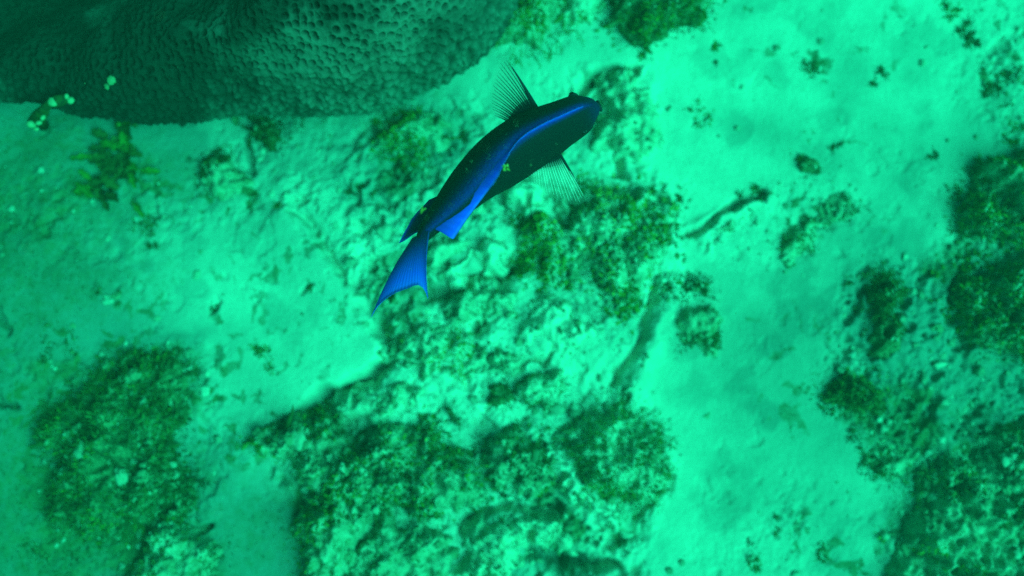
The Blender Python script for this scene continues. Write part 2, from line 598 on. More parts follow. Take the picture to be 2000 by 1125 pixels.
def film_shade(x, y):
    R = rubble_mask(x, y)
    f = np.zeros(x.shape)
    for px, py, rx, ry, a in FILM_SHADE:
        c = at(px, py)
        q = ((x - c[0]) / (rx * .001)) ** 2 + ((y - c[1]) / (ry * .001)) ** 2
        f = f + a * np.exp(-q)
    wx, wy = warp(x, y, .02, 25, 50)
    f = f + R * (0.06 + 0.47 * sstep(.0, .55, fbm(wx * 7, wy * 7, None, 4, 61, .5)))
    f = f + (0.10 * sstep(.1, .6, fbm(wx * 12, wy * 12, None, 5, 65, .65)))
    f = f + 0.5 * sstep(.42, .7, fbm(wx * 40, wy * 40, None, 3, 67)) * sstep(-.1, .4, fbm(x * 4, y * 4, None, 2, 69))
    return f


SILT_SHADE = [(1700, 640, 180, 100, .55), (1600, 830, 180, 140, .5), (1450, 740, 120, 130, .35), (1480, 1000, 160, 120, .25), (1650, 280, 260, 150, .32), (1850, 100, 200, 120, .2), (1640, 480, 90, 60, .35), (1860, 300, 110, 90, .35), (1500, 640, 120, 60, .25), (1490, 270, 90, 60, .25),  # darker sand patches; those at the left and corners paint the light falloff
        (-80, 380, 420, 320, .95), (-80, 950, 430, 400, .98), (300, 1150, 420, 160, .6), (240, 620, 180, 120, .3), (450, 1020, 170, 220, .55), (800, 250, 130, 70, .5), (230, 260, 260, 90, .55), (560, 280, 80, 60, .2), (2010, 900, 230, 420, .75), (1700, 1150, 300, 90, .35), (900, 1150, 350, 90, .4), (2020, 350, 120, 250, .4),
        (1660, 990, 120, 40, .3), (450, 640, 160, 70, .2)]


def silt_shade(x, y):
    f = np.zeros(x.shape)
    wx, wy = warp(x, y, .05, 5, 91)
    for px, py, rx, ry, a in SILT_SHADE:
        c = at(px, py)
        f = f + a * np.exp(-((wx - c[0]) / (rx * .001)) ** 2 - ((wy - c[1]) / (ry * .001)) ** 2)
    return np.clip(f + .30 * sstep(0, .7, fbm(x * 4, y * 4, None, 4, 93)) + .25 * sstep(.1, .7, fbm(x * 15, y * 15, None, 4, 95)), 0, .9)


def axis(fine, step, mid, mstep, far):
    a = list(np.arange(0, fine, step))
    v, s = fine, step
    while v < mid:
        a.append(v); s = min(s * 1.12, mstep); v += s
    while v < far:
        a.append(v); s *= 1.22; v += s
    a.append(far)
    a = np.array(a)
    return np.concatenate([-a[:0:-1], a])


gx = axis(1.08, .0026, 1.9, .010, 14)
gy = axis(0.68, .0026, 1.5, .010, 14) + 0.02
X, Y = np.meshgrid(gx, gy, indexing='ij')
Z = ground(X, Y)
fl = film_shade(X, Y)
sea = mesh_obj("seabed", np.stack([X, Y, Z], -1).reshape(-1, 3), grid_faces(len(gx), len(gy)), M['seabed'], attrs={'film_shade': fl, 'silt_shade': silt_shade(X, Y)})
tag(sea, kind='structure')


def gz(x, y):
    x = np.atleast_1d(np.asarray(x, float)); y = np.atleast_1d(np.asarray(y, float))
    i = np.clip(np.searchsorted(gx, x) - 1, 0, len(gx) - 2); j = np.clip(np.searchsorted(gy, y) - 1, 0, len(gy) - 2)
    u = (x - gx[i]) / (gx[i + 1] - gx[i]); v = (y - gy[j]) / (gy[j + 1] - gy[j])
    return (Z[i, j] * (1 - u) + Z[i + 1, j] * u) * (1 - v) + (Z[i, j + 1] * (1 - u) + Z[i + 1, j + 1] * u) * v


# ------------------------------------------------------------------ rocks with algae
def ell(px, py, rx, ry, rot=0, n=18, wob=.14, seed=0):
    r = np.random.default_rng(seed + int(px) * 7 + int(py))
    th = np.linspace(0, 2 * np.pi, n, endpoint=False)
    k = 1 + wob * r.uniform(-1, 1, n)
    c, s = math.cos(math.radians(rot)), math.sin(math.radians(rot))
    a, b = rx * k * np.cos(th), ry * k * np.sin(th)
    return np.stack([px + a * c - b * s, py + a * s + b * c], 1)


SEED = [100]


def reef_rock(name, label, cat, poly, h, group=None, rock='rock_mix', edge=45, lumps=.5, fronds=(), crust=0, crust_size=(4, 9), step=.003, rock_name='rock', sink=.012):
    """poly in photo pixels; h height in m; fronds: list of (material, count, length mm, width mm, style, patch 0..1)"""
    SEED[0] += 13
    sd_ = SEED[0]
    P = at2(poly)
    cx, cy = P.mean(0)
    e = edge * .001
    x0, y0 = P.min(0) - .03; x1, y1 = P.max(0) + .03
    xs = np.arange(x0, x1, step); ys = np.arange(y0, y1, step)
    A, B = np.meshgrid(xs, ys, indexing='ij')

    def sdist(x, y):
        wx, wy = warp(x, y, .022, 20, sd_)
        wx, wy = warp(wx, wy, .006, 70, sd_ + 2)
        return poly_sd(wx, wy, P)

    def top(x, y, d):
        k = np.where(d > 0, 1 - np.exp(-np.maximum(d, 0) / e * 1.6), d / e * 1.2)
        l1 = 1 - np.minimum(worley2(x * 20 + sd_, y * 20, sd_), 1)
        l2 = 1 - np.minimum(worley2(x * 52, y * 52 + sd_, sd_ + 1), 1)
        n = .45 * l1 + .22 * l2 + .35 * fbm(x * 28, y * 28, None, 4, sd_ + 4) - .2
        return ground_smooth(x, y) - sink + h * k * (1 + lumps * n) + .35 * lumps * h * n * (d > -.02)
    D = sdist(A, B)
    keep = D > -.016
    Zr = top(A, B, D)
    idx = -np.ones(A.shape, int)
    idx[keep] = np.arange(keep.sum())
    V = np.stack([A, B, Zr], -1)[keep]
    a, b, c, d = idx[:-1, :-1], idx[1:, :-1], idx[1:, 1:], idx[:-1, 1:]
    F = np.stack([a, b, c, d], -1).reshape(-1, 4)
    F = F[(F >= 0).all(1)]
    root = thing(name, label, cat, (cx, cy, float(gz(cx, cy)[0])), group)
    mesh_obj(rock_name, V, F, M[rock], root)
    r = np.random.default_rng(sd_)

    def scatter(n, dmin, patch, seed):
        out = np.zeros((0, 3)); dd = np.zeros(0)
        for _ in range(40):
            x = r.uniform(x0, x1, n * 3); y = r.uniform(y0, y1, n * 3)
            d = sdist(x, y)
            ok = (d > dmin) & (r.uniform(size=len(x)) < .06 + .94 * sstep(-.024, .024, d))
            if patch > 0:
                ok &= fbm(x * 16, y * 16, None, 3, seed) > (patch - .46) * 1.5
            x, y, d = x[ok], y[ok], d[ok]
            z = top(x, y, d)
            z = np.maximum(z, gz(x, y))
            out = np.vstack([out, np.stack([x, y, z], 1)]); dd = np.concatenate([dd, d])
            if len(out) >= n: break
        return out[:n], dd[:n]
    for k, (mt, n, ln, wd, style, patch) in enumerate(fronds):
        p, d = scatter(int(n * .8), -.026 if style != 'hair' else -.006, patch, sd_ + 31 * k + 5)
        if not len(p): continue
        n = len(p)
        outw = p[:, :2] - np.array([cx, cy]); outw /= np.linalg.norm(outw, axis=1, keepdims=True) + 1e-9
        g = np.exp(-np.maximum(d, 0) / (e * .8))[:, None]
        dr = np.concatenate([outw * (.25 + 1.1 * g) + r.normal(size=(n, 2)) * .65, np.full((n, 1), .75)], 1)
        L = r.uniform(.5, 1.25, n) * ln * .001
        W = r.uniform(.6, 1.3, n) * wd * .001
        p[:, 2] -= .003
        if style == 'hair':
            V_, F_, T_ = ribbons(p, dr, L, W, 4, .9, sd_ + k, .35, False, .25)
        elif style == 'leaf':
            V_, F_, T_ = ribbons(p, dr, L, W, 3, 1.0, sd_ + k, .3, True, .35)
        else:
            V_, F_, T_ = ribbons(p, dr, L, W, 2, .8, sd_ + k, .4, True)
        # patches of tone: neighbouring leaves share their age
        T_ = np.clip(.40 * T_ + .60 * (.45 + .55 * fbm(V_[:, 0] * 9, V_[:, 1] * 9, None, 2, sd_ + 40 + k) + .35 * fbm(V_[:, 0] * 26, V_[:, 1] * 26, None, 2, sd_ + 60 + k)), 0, 1)
        fr = Bag().add(V_, F_, T_).build({'hair': 'filaments', 'leaf': 'fronds', 'tuft': 'turf'}[style], M[mt], root)
        if style != 'leaf': tag(fr, kind='stuff')
    if crust:
        p, d = scatter(crust, .004, .45, sd_ + 77)
        if len(p):
            s = r.uniform(crust_size[0], crust_size[1], len(p)) * .0005
            s *= r.uniform(.45, 1.25, len(p)) * np.where(r.uniform(size=len(p)) < .08, 1.8, 1)
            p[:, 2] += .003
            V_, F_, T_ = blobs(p, s, 2, .75, .6, sd_, 1.3)
            tag(Bag().add(V_, F_, T_).build('crust_debris', M['crumb'], root), kind='stuff')
    return root


G1 = 'algae covered rocks on the seabed'
reef_rock('algae_rock', 'low rock overgrown with branching olive algae at the right foot of the big coral dome', 'algae rock',
          [(948, 92), (962, 40), (1000, -5), (1010, -70), (1075, -70), (1085, 0), (1088, 55), (1050, 92), (1015, 108)], .075, G1, 'rock_mix', 40, .7,
          [('alg_mid', 1500, 13, 4, 'leaf', .35), ('alg_mid', 500, 24, 1.8, 'hair', 0), ('alg_yel', 300, 9, 4, 'leaf', .55)], 70)
reef_rock('algae_rock', 'bushy dark green algae clump at the top edge, right of the pale mottled stone', 'algae rock',
          [(1185, 55), (1180, -70), (1385, -70), (1378, 15), (1352, 66), (1310, 92), (1280, 96), (1230, 84)], .070, G1, 'rock_dark', 40, .6,
          [('alg_mid', 2600, 13, 4.5, 'leaf', .25), ('alg_dark', 900, 26, 1.6, 'hair', 0)], 60)
reef_rock('mottled_rock', 'pale mottled stone between the two algae clumps at the top edge', 'rock',
          [(1080, 50), (1078, -70), (1188, -70), (1190, 40), (1140, 52)], .045, None, 'rock_pale', 30, .8, [('turf', 350, 8, 3, 'tuft', .5), ('alg_mid', 300, 12, 3.5, 'leaf', .5)], 50)
reef_rock('algae_rock', 'large clump of yellow green algae below the right side fin of the fish', 'algae rock',
          [(1005, 450), (1060, 425), (1110, 420), (1150, 350), (1200, 372), (1255, 368), (1312, 420), (1314, 490), (1292, 560), (1225, 612), (1150, 570), (1105, 535), (1060, 560), (1012, 505)], .058, G1, 'rock_pale', 55, 1.1,
          [('alg_dark', 800, 13, 4.5, 'leaf', .60), ('alg_mid', 1900, 14, 6, 'leaf', .48), ('alg_yel', 1700, 10, 5, 'leaf', .50), ('alg_mid', 400, 22, 1.6, 'hair', 0)], 320, (4, 10))
reef_rock('boulder', 'round bare pale boulder under the belly of the fish', 'boulder', ell(1027, 388, 44, 36, -10, wob=.06), .060, None, 'rock_clean', 26, .25, [('turf', 60, 6, 2, 'tuft', .6)])
reef_rock('boulder', 'small pale lumpy boulder beside the tips of the right side fin', 'boulder', ell(1095, 405, 27, 22, 20, wob=.1), .045, None, 'rock_pale', 20, .5, [('turf', 50, 6, 2, 'tuft', .6)])
reef_rock('mottled_rock', 'broad pale mottled rock in front of the snout of the fish', 'rock',
          [(1150, 175), (1180, 155), (1240, 150), (1290, 180), (1300, 240), (1270, 290), (1225, 300), (1190, 330), (1165, 300), (1160, 240)], .050, None, 'rock_pale', 45, .8, [('turf', 500, 7, 2.5, 'tuft', .5)], 30)
reef_rock('boulder', 'round greenish pale boulder right of the tail fin', 'boulder', ell(868, 488, 42, 36, 0, wob=.07), .050, None, 'rock_pale', 25, .35, [('turf', 160, 6, 2.5, 'tuft', .5)])
reef_rock('boulder', 'long pale rock slanting down from the dorsal fin tip toward the dark crevice', 'boulder',
          [(925, 505), (905, 550), (870, 552), (850, 540), (905, 515), (940, 470), (985, 445), (1000, 470), (985, 505), (950, 525)], .055, None, 'rock_clean', 25, .5, [('turf', 220, 6, 2.5, 'tuft', .55)])
reef_rock('boulder', 'small pale stone left of the round bare boulder', 'boulder', ell(935, 412, 20, 26, 15, wob=.12), .040, None, 'rock_pale', 16, .5)
reef_rock('algae_rock', 'dark frilly algae mass at the bottom, below the edge of the sand slab', 'algae rock',
          [(488, 862), (560, 815), (600, 792), (660, 822), (700, 850), (752, 805), (800, 800), (842, 830), (872, 868), (912, 892), (942, 912), (935, 985), (862, 1002), (762, 992), (722, 1050), (640, 1180), (575, 1180), (560, 1010), (600, 950), (562, 922), (505, 892)], .080, G1, 'rock_mix', 55, .9,
          [('alg_dark', 1800, 14, 5, 'leaf', .56), ('alg_mid', 1700, 12, 5, 'leaf', .52), ('alg_dark', 600, 26, 1.6, 'hair', 0), ('alg_yel', 450, 8, 4, 'leaf', .6)], 320, (5, 14))
reef_rock('algae_rock', 'rounded mottled clump with pale crumbs between the two bottom algae masses', 'algae rock', ell(1010, 900, 78, 62, 15, wob=.12), .060, G1, 'rock_mix', 40, .9,
          [('alg_dark', 1100, 11, 4, 'leaf', .45), ('alg_mid', 300, 10, 4, 'leaf', .55)], 150, (4, 11))
reef_rock('algae_rock', 'hairy green algae clump with fuzzy outline beside the bluish sand channel', 'algae rock',
          [(1098, 840), (1150, 800), (1200, 790), (1270, 815), (1305, 870), (1308, 930), (1280, 985), (1220, 1000), (1160, 965), (1110, 900)], .055, G1, 'rock_pale', 55, .9,
          [('alg_dark', 700, 34, 1.5, 'hair', .45), ('alg_mid', 700, 34, 1.5, 'hair', 0), ('alg_mid', 700, 12, 3.5, 'leaf', .55), ('alg_dark', 400, 11, 4, 'leaf', .58)], 120)
reef_rock('algae_rock', 'broad dark algae clump alone on the sand at bottom left', 'algae rock',
          [(92, 815), (160, 765), (200, 722), (280, 702), (350, 690), (384, 715), (385, 775), (358, 860), (380, 940), (345, 1010), (250, 1050), (150, 1072), (112, 1000), (95, 905)], .070, G1, 'rock_dark', 75, .7,
          [('alg_dark', 4600, 14, 4.5, 'leaf', .30), ('alg_dark', 2200, 30, 1.6, 'hair', 0), ('alg_mid', 1700, 12, 4, 'leaf', .52), ('alg_brown', 500, 12, 5, 'leaf', .6)], 210, (4, 12))
reef_rock('algae_rock', 'crumbly mottled rock at the bottom edge below the big left clump', 'algae rock',
          [(285, 1040), (340, 1015), (400, 1050), (430, 1090), (440, 1180), (240, 1180), (255, 1080)], .050, G1, 'rock_mix', 35, .9, [('alg_dark', 800, 11, 4, 'leaf', .5), ('turf', 300, 8, 3, 'tuft', .5)], 90)
reef_rock('algae_rock', 'tall dark algae bush cut by the right edge, upper of the two there', 'algae rock',
          [(1882, 345), (1905, 320), (2060, 290), (2080, 490), (1975, 488), (1905, 478), (1876, 430)], .075, G1, 'rock_mix', 55, 1.0,
          [('alg_dark', 1500, 14, 5, 'leaf', .42), ('alg_mid', 1500, 13, 5, 'leaf', .48), ('alg_dark', 400, 26, 1.6, 'hair', 0), ('alg_yel', 260, 9, 5, 'leaf', .58)], 110)
reef_rock('algae_rock', 'big rounded green algae bush cut by the right edge, lower of the two there', 'algae rock',
          [(1850, 530), (1905, 505), (2080, 500), (2080, 700), (1960, 702), (1895, 680), (1860, 635), (1840, 575)], .080, G1, 'rock_mix', 60, .9,
          [('alg_dark', 1500, 14, 5, 'leaf', .45), ('alg_mid', 2300, 13, 6, 'leaf', .42), ('alg_dark', 400, 24, 1.6, 'hair', 0), ('alg_yel', 200, 9, 5, 'leaf', .6)], 120)
reef_rock('algae_rock', 'small upright dark tuft on sand left of the rounded green bush', 'algae rock', ell(1714, 566, 42, 44, 10, wob=.12), .060, G1, 'rock_dark', 28, .8, [('alg_dark', 1000, 14, 3.5, 'leaf', .2), ('alg_dark', 300, 22, 1.5, 'hair', 0)], 14)
reef_rock('algae_rock', 'narrow dark algae strip hanging below the small upright tuft', 'algae rock', ell(1726, 655, 20, 38, 10, wob=.2), .045, G1, 'rock_dark', 18, .8, [('alg_dark', 420, 11, 3.5, 'leaf', .3)], 8)
reef_rock('algae_rock', 'oval dark brain shaped algae cushion at the edge of the sand channel', 'algae rock', ell(1664, 754, 56, 38, 15, wob=.1), .060, G1, 'rock_dark', 30, .8, [('alg_dark', 1100, 12, 4, 'leaf', .3), ('alg_mid', 300, 10, 4, 'leaf', .55)], 24)
reef_rock('algae_rock', 'wide dark algae bank filling the bottom right corner', 'algae rock',
          [(1760, 1020), (1800, 990), (1800, 900), (1870, 870), (1930, 850), (2080, 780), (2080, 1200), (1720, 1200), (1740, 1090)], .050, G1, 'rock_mix', 60, 1.3,
          [('alg_dark', 2000, 14, 5, 'leaf', .58), ('alg_mid', 1200, 12, 5, 'leaf', .55), ('turf', 900, 8, 3, 'tuft', .4), ('alg_dark', 600, 24, 1.6, 'hair', 0)], 240, (5, 13))
reef_rock('algae_rock', 'thin crumbling algae patch on the pale rubble above the bottom right bank', 'algae rock',
          [(1690, 880), (1740, 850), (1800, 880), (1790, 940), (1740, 950)], .030, G1, 'rock_mix', 30, .9, [('alg_dark', 520, 10, 4, 'leaf', .5), ('turf', 300, 8, 3, 'tuft', .4)], 30)
reef_rock('algae_rock', 'dark olive clump right under the scalloped rim of the coral dome', 'algae rock', ell(512, 235, 40, 30, 15, wob=.18), .060, G1, 'rock_dark', 25, .8, [('alg_dark', 800, 12, 4, 'leaf', .3), ('alg_brown', 250, 11, 4, 'leaf', .5)], 20)
reef_rock('algae_rock', 'low dark clump with pale crumbs on the sand left of the fish', 'algae rock', ell(445, 340, 58, 38, 15, wob=.2), .040, G1, 'rock_mix', 28, .9, [('alg_dark', 850, 11, 4, 'leaf', .45), ('alg_yel', 80, 8, 4, 'leaf', .6)], 50)
reef_rock('algae_rock', 'blurred soft green clump in the shade between coral dome and fish', 'algae rock', ell(798, 262, 72, 46, 10, wob=.2), .045, G1, 'rock_mix', 35, .7, [('alg_mid', 1000, 12, 4, 'leaf', .4), ('turf', 300, 8, 3, 'tuft', .3)], 20)
reef_rock('mottled_rock', 'pale rock capped by a dark arc of algae in the lower middle of the reef', 'rock', ell(1066, 758, 52, 40, -20, wob=.12), .055, None, 'rock_pale', 28, .6, [('alg_dark', 380, 9, 3.5, 'leaf', .55)], 14)
reef_rock('algae_ball', 'round dark green algae ball left of the pale rock with the dark cap', 'algae', ell(972, 772, 26, 25, 0, wob=.08), .050, None, 'rock_dark', 16, .4, [('alg_dark', 480, 10, 3, 'leaf', 0)])
reef_rock('algae_ball', 'small round dark algae ball on top of the frilly bottom mass', 'algae', ell(862, 808, 17, 15, 0, wob=.08), .045, None, 'rock_dark', 12, .4, [('alg_dark', 260, 9, 3, 'leaf', 0)])
reef_rock('mottled_rock', 'yellow green crusted rubble mound just below the tail fin', 'rock',
          [(770, 640), (830, 610), (900, 620), (930, 670), (900, 720), (830, 735), (780, 720), (762, 680)], .040, None, 'rock_pale', 35, .9, [('alg_yel', 420, 9, 4, 'leaf', .55), ('alg_mid', 300, 9, 4, 'leaf', .55), ('turf', 500, 7, 3, 'tuft', .4)], 90, (4, 9))
reef_rock('mottled_rock', 'smooth pale rock dome in the middle of the reef right of the rubble mound', 'rock',
          [(1010, 610), (1080, 570), (1150, 590), (1200, 640), (1170, 700), (1090, 710), (1020, 690), (980, 650)], .055, None, 'rock_clean', 50, .6, [('turf', 450, 7, 2.5, 'tuft', .55)], 40)
reef_rock('mottled_rock', 'crumbly pale rock band left of the smooth dome, beneath the crevice', 'rock',
          [(860, 600), (930, 560), (1000, 555), (1010, 600), (960, 640), (900, 650)], .045, None, 'rock_pale', 30, .9, [('turf', 420, 7, 2.5, 'tuft', .5), ('alg_mid', 150, 9, 3.5, 'leaf', .6)], 60)
reef_rock('mottled_rock', 'pale crusted rock under the dark edge of the sand slab', 'rock',
          [(660, 790), (740, 755), (830, 745), (830, 790), (760, 805), (720, 850), (660, 835)], .040, None, 'rock_pale', 28, .8, [('turf', 500, 7, 2.5, 'tuft', .5)], 50)
reef_rock('mottled_rock', 'low pale rock ledge at the bottom edge, left of the bottom crevice', 'rock',
          [(900, 1040), (980, 1010), (1060, 1020), (1130, 1030), (1120, 1080), (1030, 1075), (960, 1180), (860, 1180)], .045, None, 'rock_pale', 30, .9, [('turf', 600, 8, 2.5, 'tuft', .45), ('alg_dark', 300, 10, 4, 'leaf', .6)], 40)
reef_rock('mottled_rock', 'dusty mottled rock at the bottom edge below the frilly mass', 'rock',
          [(690, 1060), (760, 1010), (860, 1015), (890, 1060), (860, 1180), (660, 1180)], .045, None, 'rock_mix', 35, .8, [('turf', 800, 8, 3, 'tuft', .4), ('alg_dark', 300, 10, 4, 'leaf', .55)], 60)
reef_rock('mottled_rock', 'round greenish stone half sunk in sand with a dark rim on its left', 'rock', ell(1588, 312, 32, 32, 0, wob=.08), .030, None, 'rock_dark', 16, .5, [('alg_dark', 220, 7, 2.5, 'tuft', .55), ('alg_mid', 120, 8, 3, 'leaf', .5)], 8)
reef_rock('algae_rock', 'spread of ragged dark algae on sand right of the long ridge', 'algae rock',
          [(1500, 480), (1540, 440), (1590, 420), (1590, 370), (1640, 375), (1670, 400), (1665, 435), (1610, 440), (1580, 480), (1545, 530), (1520, 520)], .025, G1, 'rock_mix', 24, .9, [('alg_dark', 620, 11, 3.5, 'leaf', .5)], 30)
reef_rock('algae_rock', 'striped dark green algae cushion on the sand right of the pale ridge', 'algae rock', ell(1362, 640, 42, 52, -15, wob=.15), .035, G1, 'rock_mix', 26, .9, [('alg_dark', 520, 10, 3.5, 'leaf', .5), ('turf', 200, 7, 3, 'tuft', .4)], 24)
reef_rock('algae_rock', 'small black green tuft above the striped cushion', 'algae rock', ell(1346, 572, 22, 16, 0, wob=.2), .035, G1, 'rock_dark', 14, .8, [('alg_dark', 360, 13, 3, 'leaf', .1), ('alg_dark', 60, 24, 1.6, 'hair', 0)], 8)
reef_rock('mottled_rock', 'long low sand ridge stone with a dark weedy crest', 'rock', [(1350, 462), (1400, 432), (1450, 400), (1490, 392), (1505, 405), (1450, 430), (1400, 462), (1370, 475)], .028, None, 'rock_pale', 18, .6, [('alg_dark', 160, 9, 3, 'leaf', .62)], 0)

reef_rock('rock_ledge', 'pale slanting rock ledge running down to the right beside the hairy clump', 'rock ledge',
          [(1035, 852), (1060, 846), (1110, 890), (1160, 950), (1215, 1005), (1200, 1035), (1160, 1020), (1110, 965), (1060, 905)], .050, None, 'rock_clean', 22, .7, [('turf', 220, 7, 2.5, 'tuft', .55)], 30)
reef_rock('rock_ledge', 'pale ledge bordering the bluish sand channel right of the central clump', 'rock ledge',
          [(1300, 550), (1322, 548), (1318, 620), (1296, 680), (1270, 735), (1240, 775), (1226, 768), (1258, 710), (1282, 640)], .030, None, 'rock_clean', 20, .6, [('turf', 160, 7, 2.5, 'tuft', .55)], 12)
reef_rock('mottled_rock', 'pale grey rock shoulder left of the smooth dome, above the algae ball', 'rock',
          [(900, 690), (960, 660), (1010, 700), (1000, 740), (940, 745), (890, 735)], .040, None, 'rock_pale', 25, .9, [('turf', 300, 7, 2.5, 'tuft', .5)], 60)

# single weeds and tufts on open sand: (px, py, radius px, count, length mm, label)
TUFTS = [
    (1397, 98, 14, 60, 10, 'faint small tuft on bright sand below the top right of the bushy clump'),
    (1400, 124, 7, 26, 8, 'tiny dark speck of weed under the faint small tuft'),
    (1580, 122, 24, 120, 10, 'loose speckled tuft on the sand near the top, between bright patches'),
    (1716, 162, 17, 110, 10, 'compact black green tuft alone on the open sand at upper right'),
    (1364, 222, 24, 110, 9, 'pale ring shaped tuft on the sand right of the snout rock'),
    (1634, 288, 12, 50, 10, 'slim dark sprig beside the half sunk greenish stone'),
    (1470, 378, 20, 90, 14, 'ragged dark tuft at the upper end of the long ridge'),
    (1880, 60, 20, 130, 11, 'dark weed scrap in the chain at the top right, second from the top'),
    (1850, 15, 22, 110, 11, 'dark weed scrap at the top edge on the right'),
    (1896, 82, 16, 120, 11, 'bristly black scrap of weed, lowest of the upper chain at top right'),
    (1960, 160, 34, 160, 12, 'wispy olive weed near the right edge in the upper quarter'),
    (1930, 180, 20, 90, 12, 'thin dark wisp left of the wispy olive weed'),
    (1985, 262, 24, 110, 12, 'tangled dark wisp at the right edge above the tall bush'),
    (1818, 305, 14, 60, 8, 'faint crumb of weed on bluish sand left of the tall bush'),
    (1745, 530, 12, 60, 8, 'small loose weed crumb right of the upright tuft'),
    (1650, 556, 9, 40, 7, 'pair of tiny dark weed flecks left of the upright tuft'),
    (522, 690, 20, 130, 11, 'two humped dark tuft alone on bright sand in the left half'),
    (345, 690, 18, 110, 11, 'dark tuft at the upper right tip of the bottom left clump'),
    (372, 720, 18, 100, 11, 'scruffy dark weed hanging off the right side of the bottom left clump'),
    (702, 368, 20, 130, 13, 'dark feathery weed between sand slab and fish tail'),
    (740, 300, 14, 50, 9, 'faint green tuft left of the fish back'),
    (905, 268, 10, 80, 8, 'small dark knob of weed touching the outline of the fish back'),
    (290, 440, 30, 110, 9, 'scattered thin weed on the sand left of centre'),
    (300, 470, 14, 70, 9, 'short dark tuft below the scattered thin weed'),
    (540, 400, 8, 40, 12, 'single upright dark sprig on sand right of the low clump'),
    (250, 230, 12, 70, 9, 'small dark sprig against the foot of the coral dome'),
    (420, 600, 9, 36, 9, 'slanting dark sliver of weed on the left sand'),
    (610, 560, 9, 36, 9, 'slanting dark sliver of weed on the bright slab sand'),
    (1480, 1105, 16, 90, 9, 'dark tuft at the bottom edge on the sand channel'),
    (1515, 1040, 14, 60, 8, 'small olive tuft on the sand channel near the bottom'),
    (1465, 1066, 10, 40, 7, 'smallest dark dot of weed near the bottom of the sand channel'),
    (1600, 1085, 20, 90, 9, 'crumbly weed patch at the bottom left of the corner bank'),
    (1250, 105, 10, 50, 9, 'dark sprig beside the bright sand above the snout rock'),
    (1690, 850, 24, 120, 9, 'dusty dark weed on sand below the oval cushion'),
    (130, 660, 30, 110, 8, 'faint bluish weed streaks on sand at the far left'),
    (85, 690, 18, 70, 8, 'thin weed fleck at the far left above the big clump'),
    (190, 1060, 20, 90, 10, 'dark weed patch under the bottom left clump'),
    (70, 1075, 22, 90, 9, 'low dark weed in the bottom left corner'),
    (215, 575, 22, 60, 8, 'thin dark weed around the pale heart shaped stone'),
]
for k, (px, py, rad, n, ln, lab) in enumerate(TUFTS):
    c = at(px, py)
    r = np.random.default_rng(500 + k)
    n = int(n * 1.3)
    q = r.normal(size=(n, 2)) * rad * .00055
    # clumped: little stems around a few holdfasts
    hold = r.normal(size=(max(3, rad // 4), 2)) * rad * .0006
    q = hold[r.integers(0, len(hold), n)] + r.normal(size=(n, 2)) * rad * .00022
    x, y = c[0] + q[:, 0], c[1] + q[:, 1]
    z = gz(x, y) - .002
    z0 = float(z.min())
    root = thing('weed_tuft', lab, 'seaweed', (float(c[0]), float(c[1]), z0), 'weed tufts on the open sand')
    dr = np.concatenate([r.normal(size=(n, 2)) * .9, np.full((n, 1), .8)], 1)
    V_, F_, T_ = ribbons(np.stack([x, y, z], 1), dr, r.uniform(.5, 1.2, n) * ln * .001, r.uniform(.6, 1.3, n) * .0028, 3, .9, 900 + k, .3, True, .3)
    Bag().add(V_, F_, T_).build('fronds', M['alg_dark' if k % 4 else 'alg_mid'], root)
    Vb, Fb, Tb = blobs(np.stack([c[0] + hold[:, 0], c[1] + hold[:, 1], gz(c[0] + hold[:, 0], c[1] + hold[:, 1])], 1), r.uniform(.002, .0045, len(hold)), 1, .3, .7, 40 + k)
    Bag().add(Vb, Fb, Tb).build('holdfast', M['turf'], root)

# ------------------------------------------------------------------ pale pebbles and shells
PEB = [(383, 540, 8, 'bright white pebble with a shadowed right side on the left sand'), (1380, 812, 6, 'tiny bright pebble in the bluish sand channel'),
       (418, 925, 4, 'tiny bright chip between the two bottom algae masses'), (142, 636, 7, 'pale chip on the sand at the far left'),
       (1107, 470, 7, 'bright white bead on top of the yellow green clump'), (1130, 460, 5, 'smaller white bead right of the brightest one'),
       (210, 585, 11, 'left lobe stone of the pale pair in thin weed'), (226, 578, 9, 'right lobe stone of the pale pair in thin weed'),
       (306, 620, 6, 'pale chip below the pale pair of stones'), (392, 493, 6, 'yellowish pebble above the bright white pebble'),
       (746, 682, 10, 'yellow crusted pebble on the lip of the sand slab'), (330, 1105, 14, 'pale knob of rock at the bottom edge on the left'),
       (160, 878, 15, 'curved pale stone lying in the bottom left algae clump'), (212, 903, 7, 'small pale stone right of the curved one'),
       (1450, 170, 4, 'bright sand grain chip at upper right'), (675, 888, 12, 'largest pale knob in the frilly bottom mass'), (650, 893, 12, 'pale flat chip left of the largest knob'),
       (905, 968, 12, 'oval pale stone at the right end of the frilly bottom mass'), (1900, 395, 6, 'yellowish stone inside the tall right bush'), (1830, 640, 12, 'pale block between the right bushes and the dark strip'),
       (270, 1045, 5, 'tiny chip at the foot of the bottom left clump')]
bpy.context.view_layer.update()
DG = bpy.context.evaluated_depsgraph_get()


def rest(px, py):
    """the spot on whatever surface lies under this pixel of the photo"""
    o = Vector(CAM_LOC)
    ok_, hit, *_ = S.ray_cast(DG, o, (Vector(at(px, py, 0)) - o).normalized())
    return np.array(hit) if ok_ else at(px, py, 0)


for k, (px, py, rad, lab) in enumerate(PEB):
    c = rest(px, py)
    V_, F_, T_ = blobs([c], rad * .001 * .85, 3, .7, .5, 70 + k, 1.3)
    o = mesh_obj('pebble', V_ - c, F_, M['crumb'], None, {'tint': np.full(len(V_), (.9, .75, 1.0, .65)[k % 4])})
    o.location = c
    tag(o, lab, 'pebble', 'pale pebbles on the seabed')

